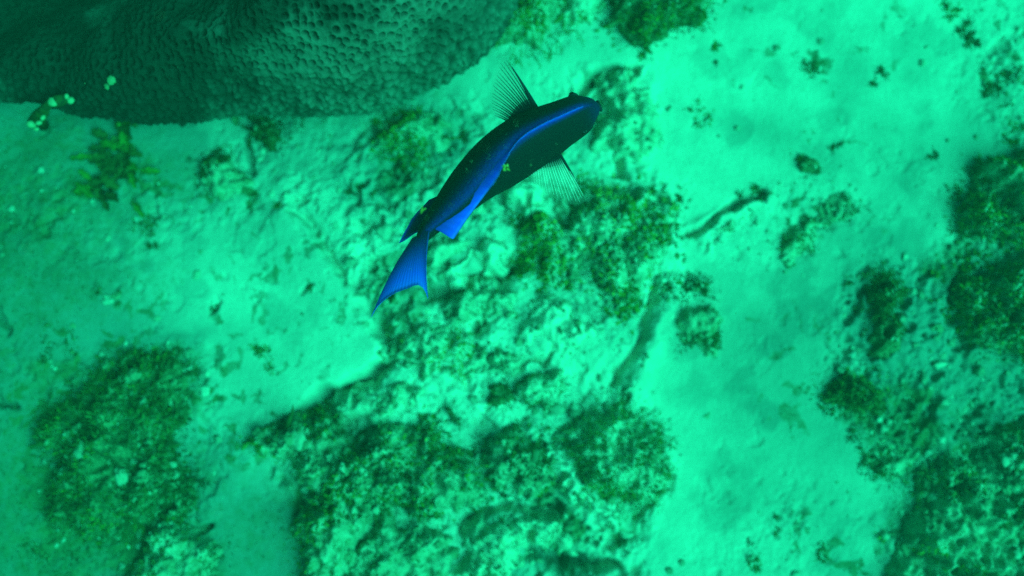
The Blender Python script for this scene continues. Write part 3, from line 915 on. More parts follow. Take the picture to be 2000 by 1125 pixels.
# ------------------------------------------------------------------ loose ground cover nobody could count
n = 26000
x = RNG.uniform(-1.15, 1.15, n * 3); y = RNG.uniform(-.72, .78, n * 3)
f_ = film_shade(x, y)
ok = RNG.uniform(size=len(x)) < sstep(.30, .80, f_) * .9
x, y = x[ok][:n], y[ok][:n]
p = np.stack([x, y, gz(x, y) - .001], 1)
dr = np.concatenate([RNG.normal(size=(len(x), 2)) * .8, np.full((len(x), 1), .7)], 1)
V_, F_, T_ = ribbons(p, dr, RNG.uniform(.003, .009, len(x)), RNG.uniform(.001, .003, len(x)), 2, .8, 3, .3, True)
tag(Bag().add(V_, F_, T_).build('algae_turf', M['turf']), 'short dark algae turf growing over the rubble', 'turf', None, 'stuff')
x = RNG.uniform(-1.15, 1.15, 30000); y = RNG.uniform(-.72, .78, 30000)
ok = RNG.uniform(size=len(x)) < rubble_mask(x, y) * .36 + .004
x, y = x[ok], y[ok]
s = .0014 + .0050 * RNG.power(.35, len(x)) ** 2 + .009 * (RNG.uniform(size=len(x)) < .10) * RNG.uniform(.2, 1, len(x)) * rubble_mask(x, y)
V_, F_, T_ = blobs(np.stack([x, y, gz(x, y) + s * .2], 1), s, 2, .6, .65, 9, 1.4)
tag(Bag().add(V_, F_, T_).build('rubble', M['rubble']), 'small broken coral and stone rubble on the seabed', 'rubble', None, 'stuff')

# ------------------------------------------------------------------ the coral dome
OUT = [(0, 176), (60, 184), (100, 192), (180, 219), (250, 222), (320, 227), (400, 216), (480, 204), (560, 212), (640, 211), (740, 199), (800, 178), (845, 158), (900, 122), (945, 88), (980, 45), (1000, 0), (1010, -60),
       (1000, -200), (900, -330), (740, -420), (520, -470), (280, -470), (60, -420), (-140, -330), (-260, -200), (-300, -40), (-240, 90), (-120, 160)]


def coral_dome():
    zr = .15
    P = at2(OUT, zr)
    c = at(560, -110, zr)[:2]
    d = P - c
    th = np.arctan2(d[:, 1], d[:, 0]); rr = np.hypot(d[:, 0], d[:, 1])
    o = np.argsort(th); th, rr = th[o], rr[o]
    T = np.concatenate([np.linspace(-np.pi, .25, 1850, endpoint=False), np.linspace(.25, np.pi, 190, endpoint=False)])
    nu, nv = len(T), 400
    R = np.interp(T, np.concatenate([th - 2 * np.pi, th, th + 2 * np.pi]), np.tile(rr, 3))
    u = np.linspace(0.002, 1, nv) ** .85 * math.radians(128)
    U, TT = np.meshgrid(u, T)
    rad = np.where(U < np.pi / 2, np.sin(U) ** .80, 1 - .16 * (U - np.pi / 2) ** 1.0 - .10 * (U - np.pi / 2) ** 2)
    H = .34
    zz = np.where(U < np.pi / 2, zr + H * np.cos(U) ** 1.05, zr + .24 * np.cos(U))
    X_ = c[0] + R[:, None] * rad * np.cos(TT); Y_ = c[1] + R[:, None] * rad * np.sin(TT)
    # the dome falls away into a deep fold on its upper left side
    a_, b2_ = at(640, -40, .4)[:2], at(330, 205, .2)[:2]
    e_ = (b2_ - a_) / np.linalg.norm(b2_ - a_)
    nn = np.array([e_[1], -e_[0]])
    if nn @ (at(0, 0, .3)[:2] - a_) < 0: nn = -nn
    dd = (X_ - a_[0]) * nn[0] + (Y_ - a_[1]) * nn[1] + .03 * fbm(X_ * 6, Y_ * 6, None, 2, 9)
    rp = np.clip(dd / .30, 0, 1); rp = rp * .7 + .3 * sstep(0, 1, rp)
    zz = .05 + (zz - .05) * (1 - .92 * rp)
    zz = zz + .022 * fbm(X_ * 5, Y_ * 5, zz * 5, 3, 88) * sstep(.1, .5, U)
    V = np.stack([X_, Y_, zz], -1)
    # normals
    du = np.gradient(V, axis=1); dt = np.roll(V, -1, 0) - np.roll(V, 1, 0)
    Nn = np.cross(dt, du); Nn /= np.linalg.norm(Nn, axis=-1, keepdims=True) + 1e-12
    if (Nn[:, nv // 3, 2].mean()) < 0: Nn = -Nn
    q = V.reshape(-1, 3)
    sp = .0132
    wz = worley3(q / sp, 5, .55)
    lump = fbm(q[:, 0] * 90, q[:, 1] * 90, q[:, 2] * 90, 3, 15)
    dsp = -.0115 * (1 - sstep(.10, .46, wz)) + .0034 * sstep(.3, .6, wz) + .0014 * lump
    w2 = worley3(q / .0165, 25, .7)
    rim = sstep(.95, 1.35, U.ravel())
    dsp = dsp * (1 - .75 * rim) + rim * .015 * (1 - np.minimum(w2, 1))
    dsp += .006 * fbm(q[:, 0] * 14, q[:, 1] * 14, q[:, 2] * 14, 3, 19)
    V = q + Nn.reshape(-1, 3) * dsp[:, None]
    # lit and shaded sides painted in: pale dusty right part, near black left
    dust_lit_ = 1 - sstep(-.30, .10, dd.ravel()) + .25 * fbm(q[:, 0] * 9, q[:, 1] * 9, None, 4, 71)
    m, t, p = mat("pitted_coral")
    pit = attr(t, 'pit')
    n1 = noise(t, 7, 5, .6)
    dust_lit = math_(t, 'ADD', attr(t, 'dust_lit'), math_(t, 'MULTIPLY', math_(t, 'SUBTRACT', n1, .5), 1.1))
    cc = mix(t, ramp(t, dust_lit, [(.1, 0.0), (.9, 1.0)]), (0.012, 0.017, 0.010), (0.20, 0.20, 0.135))
    cc = mix(t, ramp(t, pit, [(.05, 1.0), (.42, 0.0)]), cc, (0.012, 0.016, 0.010))
    cc = mix(t, math_(t, 'MULTIPLY', ramp(t, pit, [(.45, 0.0), (.80, .6)]), ramp(t, dust_lit, [(.1, .05), (.9, 1.0)])), cc, (.28, .30, .22))
    n2 = noise(t, 300, 3, .7)
    cc = mix(t, math_(t, 'MULTIPLY', ramp(t, n2, [(.48, 0.0), (.78, .30)]), ramp(t, dust_lit, [(.1, .25), (.9, 1.0)])), cc, (.20, .22, .16))
    t.links.new(cc, p.inputs['Base Color'])
    bump(t, p, n2, .5, .003)
    loc = (float(c[0]), float(c[1]), 0)
    ob = mesh_obj('coral_dome', V - np.array(loc), grid_faces(nu, nv, True), m, attrs={'pit': wz * (1 - rim) + rim * np.clip(1.0 - w2, 0, 1), 'dust_lit': dust_lit_})
    ob.location = loc
    tag(ob, 'huge dark coral dome covered in small pits', 'coral')


coral_dome()


def on_ray(px, py, depth_z):
    return at(px, py, depth_z)


# the little pale double blob sitting on the coral
bpy.context.view_layer.update()
DG = bpy.context.evaluated_depsgraph_get()
c = rest(215, 162)
V_, F_, T_ = blobs([rest(218, 156), rest(211, 168)], [.0075, .0078], 3, .2, .9, 3)
o = mesh_obj('encrusting_sponge', V_ - c, F_, M['knob'], None, {'tint': np.full(len(V_), .1)}); o.location = c
tag(o, 'pale two lobed blob sitting on the dark side of the coral dome', 'sponge')

# knobbed dark tube animal under the left rim
root = thing('tube_sponge', 'dark olive tube with round cream knobs at its ends, left foot of the coral dome', 'sponge', tuple(at(95, 215, .10)))
zt = .20
path = np.array([at(62, 240, .13), at(74, 225, zt - .03), at(86, 211, zt), at(100, 200, zt + .01), at(118, 196, zt + .01), at(132, 190, zt)])
tt = np.linspace(0, 5, 26)
pp = np.stack([np.interp(tt, np.arange(6), path[:, k]) for k in range(3)], 1)
V_, F_ = tube(pp, .0085 + .002 * np.sin(tt * 2.1), 14)
mt, t_, p_ = mat('olive_tube')
t_.links.new(ramp(t_, noise(t_, 60, 4), [(.35, (.025, .03, .012)), (.65, (.09, .10, .02))]), p_.inputs['Base Color'])
Bag().add(V_, F_).build('tube', mt, root)
for px, py, rr, dz in ((103, 199, 8, .016), (138, 196, 6, .008), (130, 188, 5, .012), (61, 243, 8, -.02), (76, 240, 6, -.01), (84, 230, 5, .006), (71, 252, 5, -.03)):
    V_, F_, T_ = blobs([at(px, py, zt + dz)], rr * .00088, 3, .08, 1, int(px))
    Bag().add(V_, F_, np.full(len(V_), .7)).build('knob', M['knob'], root)
V_, F_ = tube([at(95, 204, zt), at(80, 235, .10), at(85, 245, -.01)], [.006, .008, .011], 10)
Bag().add(V_, F_).build('stalk', mt, root)

# the brown blades left of the low clump
root = thing('leafy_seaweed', 'ragged brown leafy seaweed standing on sand below the coral dome', 'seaweed', tuple(at(225, 330, 0)))
r = np.random.default_rng(5)
nb = 44
for k in range(nb):
    t = r.uniform()
    px = 225 + 26 * (1 - t) + r.normal() * 24 - 18 * t; py = 225 + 165 * t + r.normal() * 8
    b = at(px, py, 0); b[2] = gz(b[0], b[1])[0] - .003
    L = r.uniform(.035, .065); W = r.uniform(.012, .022)
    a = r.uniform(0, 6.28)
    d = np.array([math.cos(a) * .8, math.sin(a) * .8, .7])
    side = np.cross(d, [0, 0, 1]); side /= np.linalg.norm(side)
    nu_, nv_ = 12, 7
    u, v = np.meshgrid(np.linspace(0, 1, nu_), np.linspace(-1, 1, nv_), indexing='ij')
    wd = W * np.sin(np.pi * (0.08 + .84 * u)) ** .7 * (1 + .25 * np.sin(u * 17 + k))
    cup = (v ** 2) * .4 * W + .003 * np.sin(u * 19 + v * 5 + k)
    V = b + u[..., None] * L * d + (v * wd / 2)[..., None] * side
    V[..., 2] += cup - u ** 2 * L * .45
    ob = mesh_obj('blade', V.reshape(-1, 3), grid_faces(nu_, nv_), M['alg_brown' if k % 3 else 'alg_mid'], root, {'tint': np.full(nu_ * nv_, r.uniform(.2, .9))})

# thin branching twigs under the top clump
root = thing('branching_seaweed', 'thin twiggy branching seaweed reaching over the bright sand by the left fin', 'seaweed', tuple(at(1040, 85, .03)))
r = np.random.default_rng(8)
bg = Bag()


def twig(p, d, L, rad, lev):
    q = [p]
    for k in range(4):
        d = d + r.normal(size=3) * .22; d /= np.linalg.norm(d)
        q.append(q[-1] + d * L / 4)
    V_, F_ = tube(q, np.linspace(rad, rad * .7, 5), 6)
    bg.add(V_, F_, np.full(len(V_), r.uniform(.2, .8)))
    if lev:
        for k in (2, 3, 4):
            e = d + r.normal(size=3) * .75; e /= np.linalg.norm(e)
            twig(q[k], e, L * .6, rad * .75, lev - 1)


for px, py, dx, dy in ((1006, 92, -.1, -1), (1018, 98, .15, -1), (1034, 96, .3, -1), (1050, 90, .6, -.8), (1064, 80, .8, -.6), (1074, 70, 1, -.4), (1088, 62, 1, -.2), (1110, 56, .8, -.5)):
    twig(at(px, py, .05), np.array([dx, dy, .15]), .028, .0012, 2)
bg.build('branch', M['alg_mid'], root)

# a slim dark frond spike at the bottom mass
root = thing('leafy_seaweed', 'slim pointed dark frond rising from the edge of the frilly bottom mass', 'seaweed', tuple(at(570, 815, .03)))
q = [at(560, 835, .04), at(566, 818, .07), at(571, 805, .085), at(572, 790, .09)]
V_, F_ = tube(q, [.006, .0045, .0028, .0006], 8)
Bag().add(V_, F_, np.full(len(V_), .2)).build('frond', M['alg_dark'], root)

# ------------------------------------------------------------------ the fish
def blue_mat(name, lo, hi, edge):
    m, t, p = mat(name)
    tt = attr(t, 't'); ray = attr(t, 'ray')
    c = ramp(t, tt, [(0.0, lo), (.45, tuple(.5 * a + .5 * b for a, b in zip(lo, hi))), (.80, hi), (1.0, edge)])
    wv = math_(t, 'SINE', math_(t, 'MULTIPLY', ray, 6.2832 * 22))
    c = mix(t, math_(t, 'MULTIPLY_ADD', wv, .11, .11), c, tuple(v * .45 for v in hi))
    t.links.new(c, p.inputs['Base Color'])
    p.inputs['Roughness'].default_value = .55
    tr = N(t, 'ShaderNodeBsdfTranslucent'); t.links.new(c, tr.inputs['Color'])
    ms = N(t, 'ShaderNodeMixShader'); ms.inputs[0].default_value = .25
    t.links.new(p.outputs[0], ms.inputs[1]); t.links.new(tr.outputs[0], ms.inputs[2])
    t.links.new(ms.outputs[0], t.nodes['Material Output'].inputs['Surface'])
    return m


BODY = [  # spine px, half width seen from above px, half height m, offset of the back line px
    (1171, 207, 2, .004, 0), (1166, 209, 13, .015, 0), (1152, 214, 27, .030, 1), (1133, 223, 39, .045, 2), (1095, 243, 46, .060, 4), (1060, 262, 53, .071, 5), (1015, 288, 58, .079, 8),
    (970, 319, 57, .077, 14), (930, 351, 50, .067, 20), (893, 388, 41, .052, 20), (862, 420, 29, .036, 14), (840, 444, 20, .025, 8), (826, 462, 14, .022, 4), (822, 470, 8, .018, 2)]


def fish():
    zc = .50
    root = thing('fish', 'dark blue black fish with bright blue back stripe and tail swimming above the reef', 'fish', tuple(at(960, 330, zc)))
    B = np.array(BODY, float)
    key = np.arange(len(B)); ns = 110
    s = np.linspace(0, len(B) - 1, ns)

    def cr(col):   # Catmull-Rom
        i = np.clip(np.floor(s).astype(int), 0, len(B) - 2); f = s - i
        g = lambda k: col[np.clip(k, 0, len(B) - 1)]
        p0, p1, p2, p3 = g(i - 1), g(i), g(i + 1), g(i + 2)
        return .5 * (2 * p1 + (p2 - p0) * f + (2 * p0 - 5 * p1 + 4 * p2 - p3) * f ** 2 + (3 * p1 - p0 - 3 * p2 + p3) * f ** 3)
    px, py, hw, hh, off = (cr(B[:, k]) for k in range(5))
    C = at(px, py, zc)
    C[:, 2] += .012 * np.cos(np.linspace(0, np.pi, ns))
    C = at(px, py, C[:, 2])
    mm = (2.0 - zc) / 2.0 * .001
    hw = np.maximum(hw, 1) * mm; off = off * mm; hh = np.maximum(hh, .003)
    T = np.gradient(C, axis=0); T /= np.linalg.norm(T, axis=1, keepdims=True)
    Lr = np.stack([-T[:, 1], T[:, 0], np.zeros(ns)], 1)      # points to the lower right of the photo
    Lr /= np.linalg.norm(Lr, axis=1, keepdims=True)
    # lower right in the world: +x, -y
    if (Lr[ns // 2] @ np.array([1, -1, 0])) < 0: Lr = -Lr
    U0 = np.cross(Lr, T); U0 *= np.sign(U0[:, 2:3])
    phi = np.arcsin(np.clip(off / hh, -.6, .6))
    aa = np.sqrt(np.maximum(hw ** 2 - (hh * np.sin(phi)) ** 2, (hw * .5) ** 2)) / np.cos(phi)
    Up = U0 * np.cos(phi)[:, None] + Lr * np.sin(phi)[:, None]
    La = Lr * np.cos(phi)[:, None] - U0 * np.sin(phi)[:, None]
    nr = 56
    th = np.linspace(0, 2 * np.pi, nr, endpoint=False)
    cs, sn = np.cos(th), np.sin(th)
    # a slightly pinched back and belly
    lat = np.sign(cs) * np.abs(cs) ** 1.0 * (1 - .16 * np.abs(sn) ** 3)
    V = C[:, None] + aa[:, None, None] * lat[None, :, None] * La[:, None] + hh[:, None, None] * sn[None, :, None] * Up[:, None]
    sk = s / (len(B) - 1)
    Vf = V.reshape(-1, 3)
    nb = fbm(Vf[:, 0] * 160, Vf[:, 1] * 160, Vf[:, 2] * 160, 2, 4)
    Vf = Vf + .0004 * nb[:, None] * np.array([0, 0, 1])
    # how blue the skin is: along the back, spreading toward the tail, mostly on the left flank
    ang = (th - np.pi / 2 + np.pi) % (2 * np.pi) - np.pi       # 0 at the back, + towards the left flank
    spread = .24 + .34 * sstep(.35, .8, sk)
    blue = np.exp(-(np.where(ang > 0, ang, ang * 2.2)[None, :] / spread[:, None]) ** 2) * sstep(.10, .30, sk)[:, None] * (1 - .3 * sstep(.8, 1, sk))[:, None]
    head = .30 * np.exp(-((sk - .08) / .10) ** 2)[:, None] * (np.abs(ang) < 1.5)[None, :]
    blue = np.clip(blue * (.60 - .30 * sstep(.3, .6, sk))[:, None] + head * .30, 0, 1)
    m, t, p = mat('fish_skin')
    bl = attr(t, 'blue')
    geo = noise(t, 420, 2, .5)
    c = ramp(t, bl, [(0.0, (.006, .010, .010)), (.35, (.006, .022, .20)), (1.0, (.010, .09, 1.0))])
    c = mix(t, ramp(t, geo, [(.42, 0.0), (.72, .5)]), c, (.004, .008, .012))
    t.links.new(c, p.inputs['Base Color'])
    p.inputs['Roughness'].default_value = .7
    p.inputs['Specular IOR Level'].default_value = .08
    v_ = N(t, 'ShaderNodeTexVoronoi'); v_.inputs['Scale'].default_value = 190
    t.links.new(N(t, 'ShaderNodeNewGeometry').outputs['Position'], v_.inputs['Vector'])
    bump(t, p, v_.outputs['Distance'], .35, .002)
    F = []
    i, j = np.meshgrid(np.arange(ns - 1), np.arange(nr), indexing='ij')
    q = np.stack([i * nr + j, i * nr + (j + 1) % nr, (i + 1) * nr + (j + 1) % nr, (i + 1) * nr + j], -1).reshape(-1, 4)
    k = len(Vf)
    Vf = np.vstack([Vf, C[:1], C[-1:]])
    a = np.arange(nr); b = (a + 1) % nr
    tri = np.vstack([np.stack([b, a, np.full(nr, k)], 1), np.stack([a + (ns - 1) * nr, b + (ns - 1) * nr, np.full(nr, k + 1)], 1)])
    mesh_obj('body', Vf, [q, tri], m, root, {'blue': np.concatenate([blue.ravel(), [0, 0]])})

    back = C + Up * hh[:, None]
    belly = C - Up * hh[:, None]

    def fin(name, base, edge, mt, nv=10, ser=.0, bow=None, thick=.0011):
        base = np.asarray(base); edge = np.asarray(edge)
        n = 90
        def rs(a):
            a = np.asarray(a, float); d = np.concatenate([[0], np.cumsum(np.linalg.norm(np.diff(a, axis=0), axis=1))]); d /= d[-1]
            return d, a
        def samp(a, q):
            return np.stack([np.interp(q, np.linspace(0, 1, len(a)), a[:, k]) for k in range(3)], 1)
        qq = np.linspace(0, 1, n)
        b = samp(base, qq); e = samp(edge, qq)
        e = e + (e - b) * (ser * np.abs(np.sin(qq * np.pi * 22)))[:, None]
        v = np.linspace(0, 1, nv)
        P = b[:, None] * (1 - v)[None, :, None] + e[:, None] * v[None, :, None]
        if bow is not None:
            P = P + np.asarray(bow)[None, None] * (np.sin(np.pi * v))[None, :, None] * (1 - 0 * qq)[:, None, None]
        nor = np.cross(np.gradient(P, axis=0), np.gradient(P, axis=1)); nor /= np.linalg.norm(nor, axis=-1, keepdims=True) + 1e-9
        P = P + nor * (.0002 * np.sin(qq * 6.2832 * 22))[:, None, None] * sstep(0, .3, v)[None, :, None]
        th_ = thick * (1 - .75 * v)[None, :, None]
        V = np.concatenate([(P + nor * th_).reshape(-1, 3), (P - nor * th_).reshape(-1, 3)])
        f1 = grid_faces(n, nv); f2 = grid_faces(n, nv, off=n * nv)[:, ::-1]
        idx = np.arange(n * nv).reshape(n, nv)
        loop = np.concatenate([idx[:, 0], idx[-1, 1:], idx[-2::-1, -1], idx[0, -2:0:-1]])
        l2 = np.roll(loop, -1)
        f3 = np.stack([loop, l2, l2 + n * nv, loop + n * nv], 1)
        at_ = {'t': np.tile(np.broadcast_to(v[None], (n, nv)).ravel(), 2), 'ray': np.tile(np.broadcast_to(qq[:, None], (n, nv)).ravel(), 2)}
        return mesh_obj(name, V, [f1, f2, f3], mt, root, at_)

    m_dors = blue_mat('dorsal_blue', (.010, .030, .26), (.014, .085, .98), (.06, .23, 1.0))
    m_tail = blue_mat('tail_blue', (.010, .03, .12), (.018, .13, 1.0), (.03, .20, 1.0))
    m_anal = blue_mat('anal_blue', (.008, .015, .03), (.010, .03, .14), (.015, .09, .55))

    def zs(px_, py_, z): return at(px_, py_, z)
    # dorsal fin: low stripe along the back, rising to the soft fin
    ek = [(1140, 213), (1125, 218), (1095, 240), (1060, 264), (1020, 297), (988, 330), (962, 362), (940, 390), (912, 428), (886, 468)]
    # match stations by nearest back point
    sidx = [int(np.argmin(((at(x_, y_, zc + .05)[:2] - back[:, :2]) ** 2).sum(1))) for x_, y_ in ek]
    sidx[-3:] = [int(ns * .70), int(ns * .755), int(ns * .80)]
    sidx = np.maximum.accumulate(sidx)
    fine = np.linspace(0, len(ek) - 1, 60)
    sf = np.interp(fine, np.arange(len(ek)), sidx)
    E = np.array(ek, float)
    ex = np.interp(fine, np.arange(len(ek)), E[:, 0]); ey = np.interp(fine, np.arange(len(ek)), E[:, 1])
    bb = np.stack([np.interp(sf, np.arange(ns), back[:, k]) for k in range(3)], 1) - np.array([0, 0, .004])
    hgt = np.interp(fine, np.arange(len(ek)), [.0015, .004, .007, .008, .007, .004, .002, -.002, -.008, -.012])
    ee = at(ex, ey, bb[:, 2] + .004 + hgt)
    # where the fin is only a low stripe, it follows the back
    wgt = sstep(3.5, 6.0, fine)[:, None]
    low = bb + np.array([0, 0, .004]) + np.stack([np.zeros(60), np.zeros(60), hgt], 1)
    ee = low * (1 - wgt) + ee * wgt
    # trailing edge back to the peduncle
    te = np.array([at(876, 462, ee[-1, 2] - .000), at(862, 452, ee[-1, 2] - .001), at(852, 446, ee[-1, 2] - .002)])
    tb = np.array([np.array([np.interp(q_, np.arange(ns), back[:, k]) for k in range(3)]) for q_ in (ns * .82, ns * .835, ns * .85)]) - np.array([0, 0, .003])
    fin('dorsal_fin', np.vstack([bb, tb]), np.vstack([ee, te]), m_dors, 12)
    # anal fin
    bi = np.linspace(ns * .66, ns * .86, 12)
    ab = np.stack([np.interp(bi, np.arange(ns), belly[:, k]) for k in range(3)], 1)
    sdv = -np.stack([np.interp(bi, np.arange(ns), La[:, k]) for k in range(3)], 1) * .006
    ap = [(838, 390), (826, 403), (815, 414), (804, 428), (796, 443), (788, 457), (779, 475), (787, 472), (796, 466), (805, 459), (812, 455), (818, 452)]
    az = np.linspace(zc - .055, zc - .050, 12)
    fin('anal_fin', ab + sdv, np.array([at(a_[0], a_[1], z_) for a_, z_ in zip(ap, az)]), m_anal, 10)
    # tail fin
    nt_ = 14
    up_t = at(838, 450, zc + .022); lo_t = at(806, 466, zc - .020)
    tb = np.array([up_t * (1 - q_) + lo_t * q_ for q_ in np.linspace(0, 1, nt_)])
    tp = [(836, 584), (832, 572), (826, 562), (818, 557), (808, 558), (797, 563), (785, 567), (774, 571), (763, 577), (754, 583), (745, 591), (737, 599), (731, 608), (725, 619)]
    tz = np.linspace(zc + .030, zc + .008, nt_)
    fin('tail_fin', tb, np.array([at(a_[0], a_[1], z_) for a_, z_ in zip(tp, tz)]), m_tail, 16, bow=(-.0035, .002, 0))

    # pectoral fins: dark rays in a clear skin
    md, td, pd = mat('fin_ray'); pd.inputs['Base Color'].default_value = (.010, .022, .024, 1)
    mq, tq, pq = mat('pale_fin_ray')
    tq.links.new(ramp(tq, attr(tq, 't'), [(.12, (.010, .022, .022)), (.36, (.72, .78, .56))]), pq.inputs['Base Color'])
    mp, tp_, pp_ = mat('fin_web')
    pp_.inputs['Base Color'].default_value = (.36, .40, .28, 1)
    trn = N(tp_, 'ShaderNodeBsdfTransparent'); trl = N(tp_, 'ShaderNodeBsdfTranslucent'); trl.inputs[0].default_value = (.60, .64, .50, 1)
    ad = N(tp_, 'ShaderNodeMixShader'); ad.inputs[0].default_value = .5
    tp_.links.new(pp_.outputs[0], ad.inputs[1]); tp_.links.new(trl.outputs[0], ad.inputs[2])
    ms = N(tp_, 'ShaderNodeMixShader')
    fac = ramp(tp_, attr(tp_, 't'), [(.0, .8), (.5, .46), (.85, .36), (1.0, .18)])
    tp_.links.new(fac, ms.inputs[0]); tp_.links.new(trn.outputs[0], ms.inputs[1]); tp_.links.new(ad.outputs[0], ms.inputs[2])
    tp_.links.new(ms.outputs[0], tp_.nodes['Material Output'].inputs['Surface'])

    def pect(bpts, tpts, zb, zt_, nray, mray, dark):
        bp = np.array(bpts, float); tpn = np.array(tpts, float)
        def sp(a, q): return np.stack([np.interp(q, np.linspace(0, 1, len(a)), a[:, k]) for k in range(a.shape[1])], 1)
        q = np.linspace(0, 1, 80)
        b2, t2 = sp(bp, q), sp(tpn, q)
        Bz = at(b2[:, 0], b2[:, 1], zb); Tz = at(t2[:, 0], t2[:, 1], zt_)
        v = np.linspace(0, 1, 14)
        P = Bz[:, None] * (1 - v)[None, :, None] + Tz[:, None] * v[None, :, None]
        P[..., 2] += .006 * np.sin(np.pi * v)[None] + .0008 * np.sin(q * np.pi * 2 * nray)[:, None]
        VV = [P.reshape(-1, 3)]; FF = [grid_faces(80, 14)]; tt_ = [np.broadcast_to(v[None], (80, 14)).ravel()]
        nweb = len(FF[0]); mi = [np.ones(nweb, int)]
        n0 = 80 * 14
        r_ = np.random.default_rng(3)
        for k in range(nray):
            qk = (k + .3) / (nray - .4)
            ln = .90 + .08 * r_.uniform()
            i0 = min(79, int(qk * 79))
            line = P[i0]
            w_ = np.linspace(0, ln, 9)
            pts = np.stack([np.interp(w_, v, line[:, c_]) for c_ in range(3)], 1)
            rad = np.linspace(.0013, .00022, 9) * dark
            V_, F_ = tube(pts, rad, 5, False)
            VV.append(V_); FF.append(F_[0] + n0); mi.append(np.zeros(len(F_[0]), int)); tt_.append(np.repeat(w_, 5)); n0 += len(V_)
        # fleshy leading edge
        pts = P[0][:11] ; V_, F_ = tube(pts, np.linspace(.0040, .0006, 11) * dark, 8, False)
        VV.append(V_); FF.append(F_[0] + n0); mi.append(np.zeros(len(F_[0]), int)); tt_.append(np.zeros(len(V_))); n0 += len(V_)
        # fleshy root of the fin
        w_ = np.linspace(0, .22, 6)
        Pr = Bz[:, None] * (1 - w_)[None, :, None] + Tz[:, None] * w_[None, :, None]
        for sg in (1, -1):
            Q = Pr.copy(); Q[..., 2] += .004 * np.sin(np.pi * v[:6] / v[5] * .5 + np.pi / 2)[None] * sg * np.sin(np.pi * q)[:, None] ** .5
            VV.append(Q.reshape(-1, 3)); FF.append(grid_faces(80, 6) + n0); mi.append(np.zeros(79 * 5, int)); tt_.append(np.zeros(480)); n0 += 480
        mesh_obj('pectoral_fin', np.vstack(VV), [np.vstack(FF)], None, root, {'t': np.concatenate(tt_)}, True, [mray, mp], np.concatenate(mi))
    pect([(1050, 216), (1034, 216), (1020, 222), (1008, 232), (996, 242)],
         [(984, 106), (974, 122), (966, 142), (961, 160), (958, 178), (957, 196), (960, 212), (966, 228)], zc + .004, zc + .035, 18, md, 1.0)
    pect([(1090, 296), (1080, 302), (1064, 310), (1048, 318), (1032, 326)],
         [(1146, 392), (1132, 399), (1114, 399), (1096, 394), (1076, 384), (1058, 372), (1044, 358), (1034, 344)], zc - .004, zc - .006, 18, mq, .70)
    # eyes and mouth
    me_, te_, pe_ = mat('fish_eye'); pe_.inputs['Base Color'].default_value = (.015, .03, .03, 1); pe_.inputs['Roughness'].default_value = .25
    mk_, tk_, pk_ = mat('fish_pupil'); pk_.inputs['Base Color'].default_value = (.004, .004, .005, 1); pk_.inputs['Roughness'].default_value = .15
    for sg, (ex_, ey_) in ((-1, (1120, 192)), (1, (1136, 252))):
        ce = at(ex_, ey_, zc + .020)
        V_, F_ = ICO[3]
        e_ = mesh_obj('eye', V_ * np.array([.0085, .0085, .0085]) + ce, F_, me_, root)
        outd = La[int(ns * .2)] * sg
        pu = mesh_obj('pupil', V_ * .0045 + ce + outd * .0052 + np.array([0, 0, .002]), F_, mk_, e_)
        pu.location = (0, 0, 0)
    mo = at(1168, 208, zc - .006)
    th_ = np.linspace(0, 2 * np.pi, 25)
    ring = mo + (T[2] * -.002)[None] + np.cos(th_)[:, None] * La[2] * .007 + np.sin(th_)[:, None] * U0[2] * .005
    V_, F_ = tube(ring, .0024, 8, False)
    mesh_obj('mouth', V_, F_, md, root)


fish()

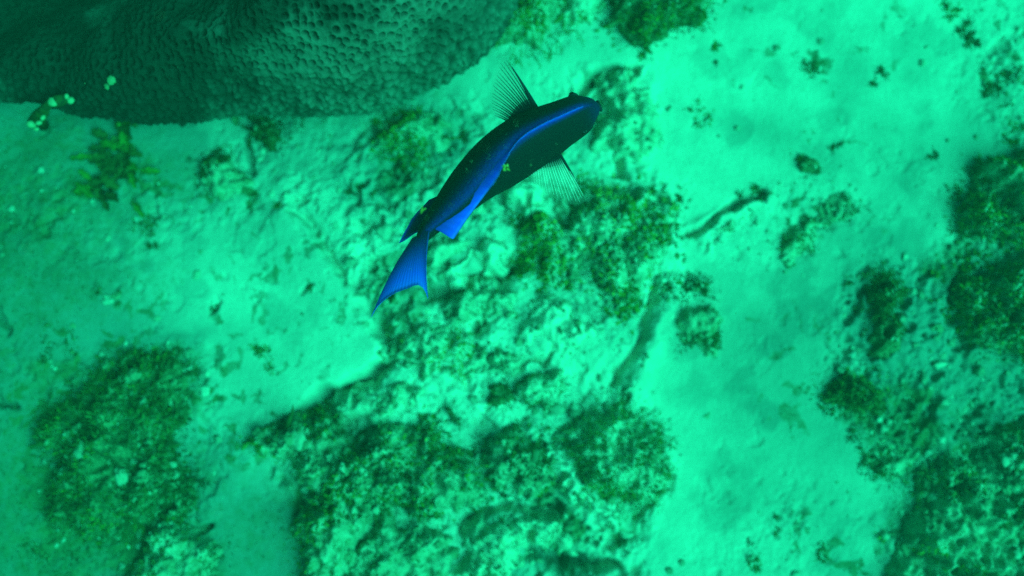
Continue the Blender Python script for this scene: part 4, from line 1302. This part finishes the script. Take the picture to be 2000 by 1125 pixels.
# bits drifting in the water
c = at(988, 328, .60)
V_, F_, T_ = ribbons(np.repeat(c[None], 16, 0), RNG.normal(size=(16, 3)), RNG.uniform(.004, .008, 16), RNG.uniform(.003, .005, 16), 2, .6, 4)
o = mesh_obj('algae_scrap', V_ - c, F_, M['alg_yel'], None, {'tint': T_}); o.location = c
tag(o, 'scrap of yellow green algae drifting above the back of the fish', 'algae scrap')
c = at(822, 417, .62)
V_, F_, T_ = ribbons(np.array([c, c, c]), np.array([[.4, .9, .1], [.45, .8, 0], [.3, .9, .2]]), np.full(3, .011), np.full(3, .003), 3, .3, 4)
o = mesh_obj('algae_scrap', V_ - c, F_, M['alg_yel'], None, {'tint': T_}); o.location = c
tag(o, 'thin pale green sliver drifting above the root of the tail', 'algae scrap')
n = 640
px = RNG.uniform(-50, 2050, n); py = RNG.uniform(-50, 1180, n); zz = RNG.uniform(.45, 1.15, n)
# a denser cloud stirred up around the fish
k = 330
px[:k] = 930 + RNG.normal(size=k) * 120; py[:k] = 350 + RNG.normal(size=k) * 90; zz[:k] = RNG.uniform(.58, .95, k)
pc = at(px, py, zz)
V_, F_, T_ = blobs(pc, .00026 + .0007 * RNG.power(.4, n) ** 2, 0, .2, 1, 2)
tag(Bag().add(V_, F_, T_).build('suspended_particles', M['knob']), 'tiny pale specks drifting in the water', 'particles', None, 'stuff')

# ------------------------------------------------------------------ the water itself
V = np.array([(x_, y_, z_) for x_ in (-15, 15) for y_ in (-15, 15) for z_ in (-1.3, 2.35)], float)
F = np.array([(0, 1, 3, 2), (4, 6, 7, 5), (0, 4, 5, 1), (2, 3, 7, 6), (0, 2, 6, 4), (1, 5, 7, 3)])
hz = mesh_obj('haze', V, F, None, None, None, False)
m = bpy.data.materials.new('green_water')
m.use_nodes = True
t = m.node_tree
t.nodes.clear()
out = t.nodes.new('ShaderNodeOutputMaterial')
pv = t.nodes.new('ShaderNodeVolumePrincipled')
pv.inputs['Color'].default_value = (0.002, 0.058, 0.031, 1)
pv.inputs['Density'].default_value = 0.93
pv.inputs['Absorption Color'].default_value = (0.0, 0.984, 0.80, 1)
pv.inputs['Anisotropy'].default_value = 0.3
t.links.new(pv.outputs[0], out.inputs['Volume'])
hz.data.materials.append(m)
tag(hz, 'green sea water', 'water', None, 'stuff')
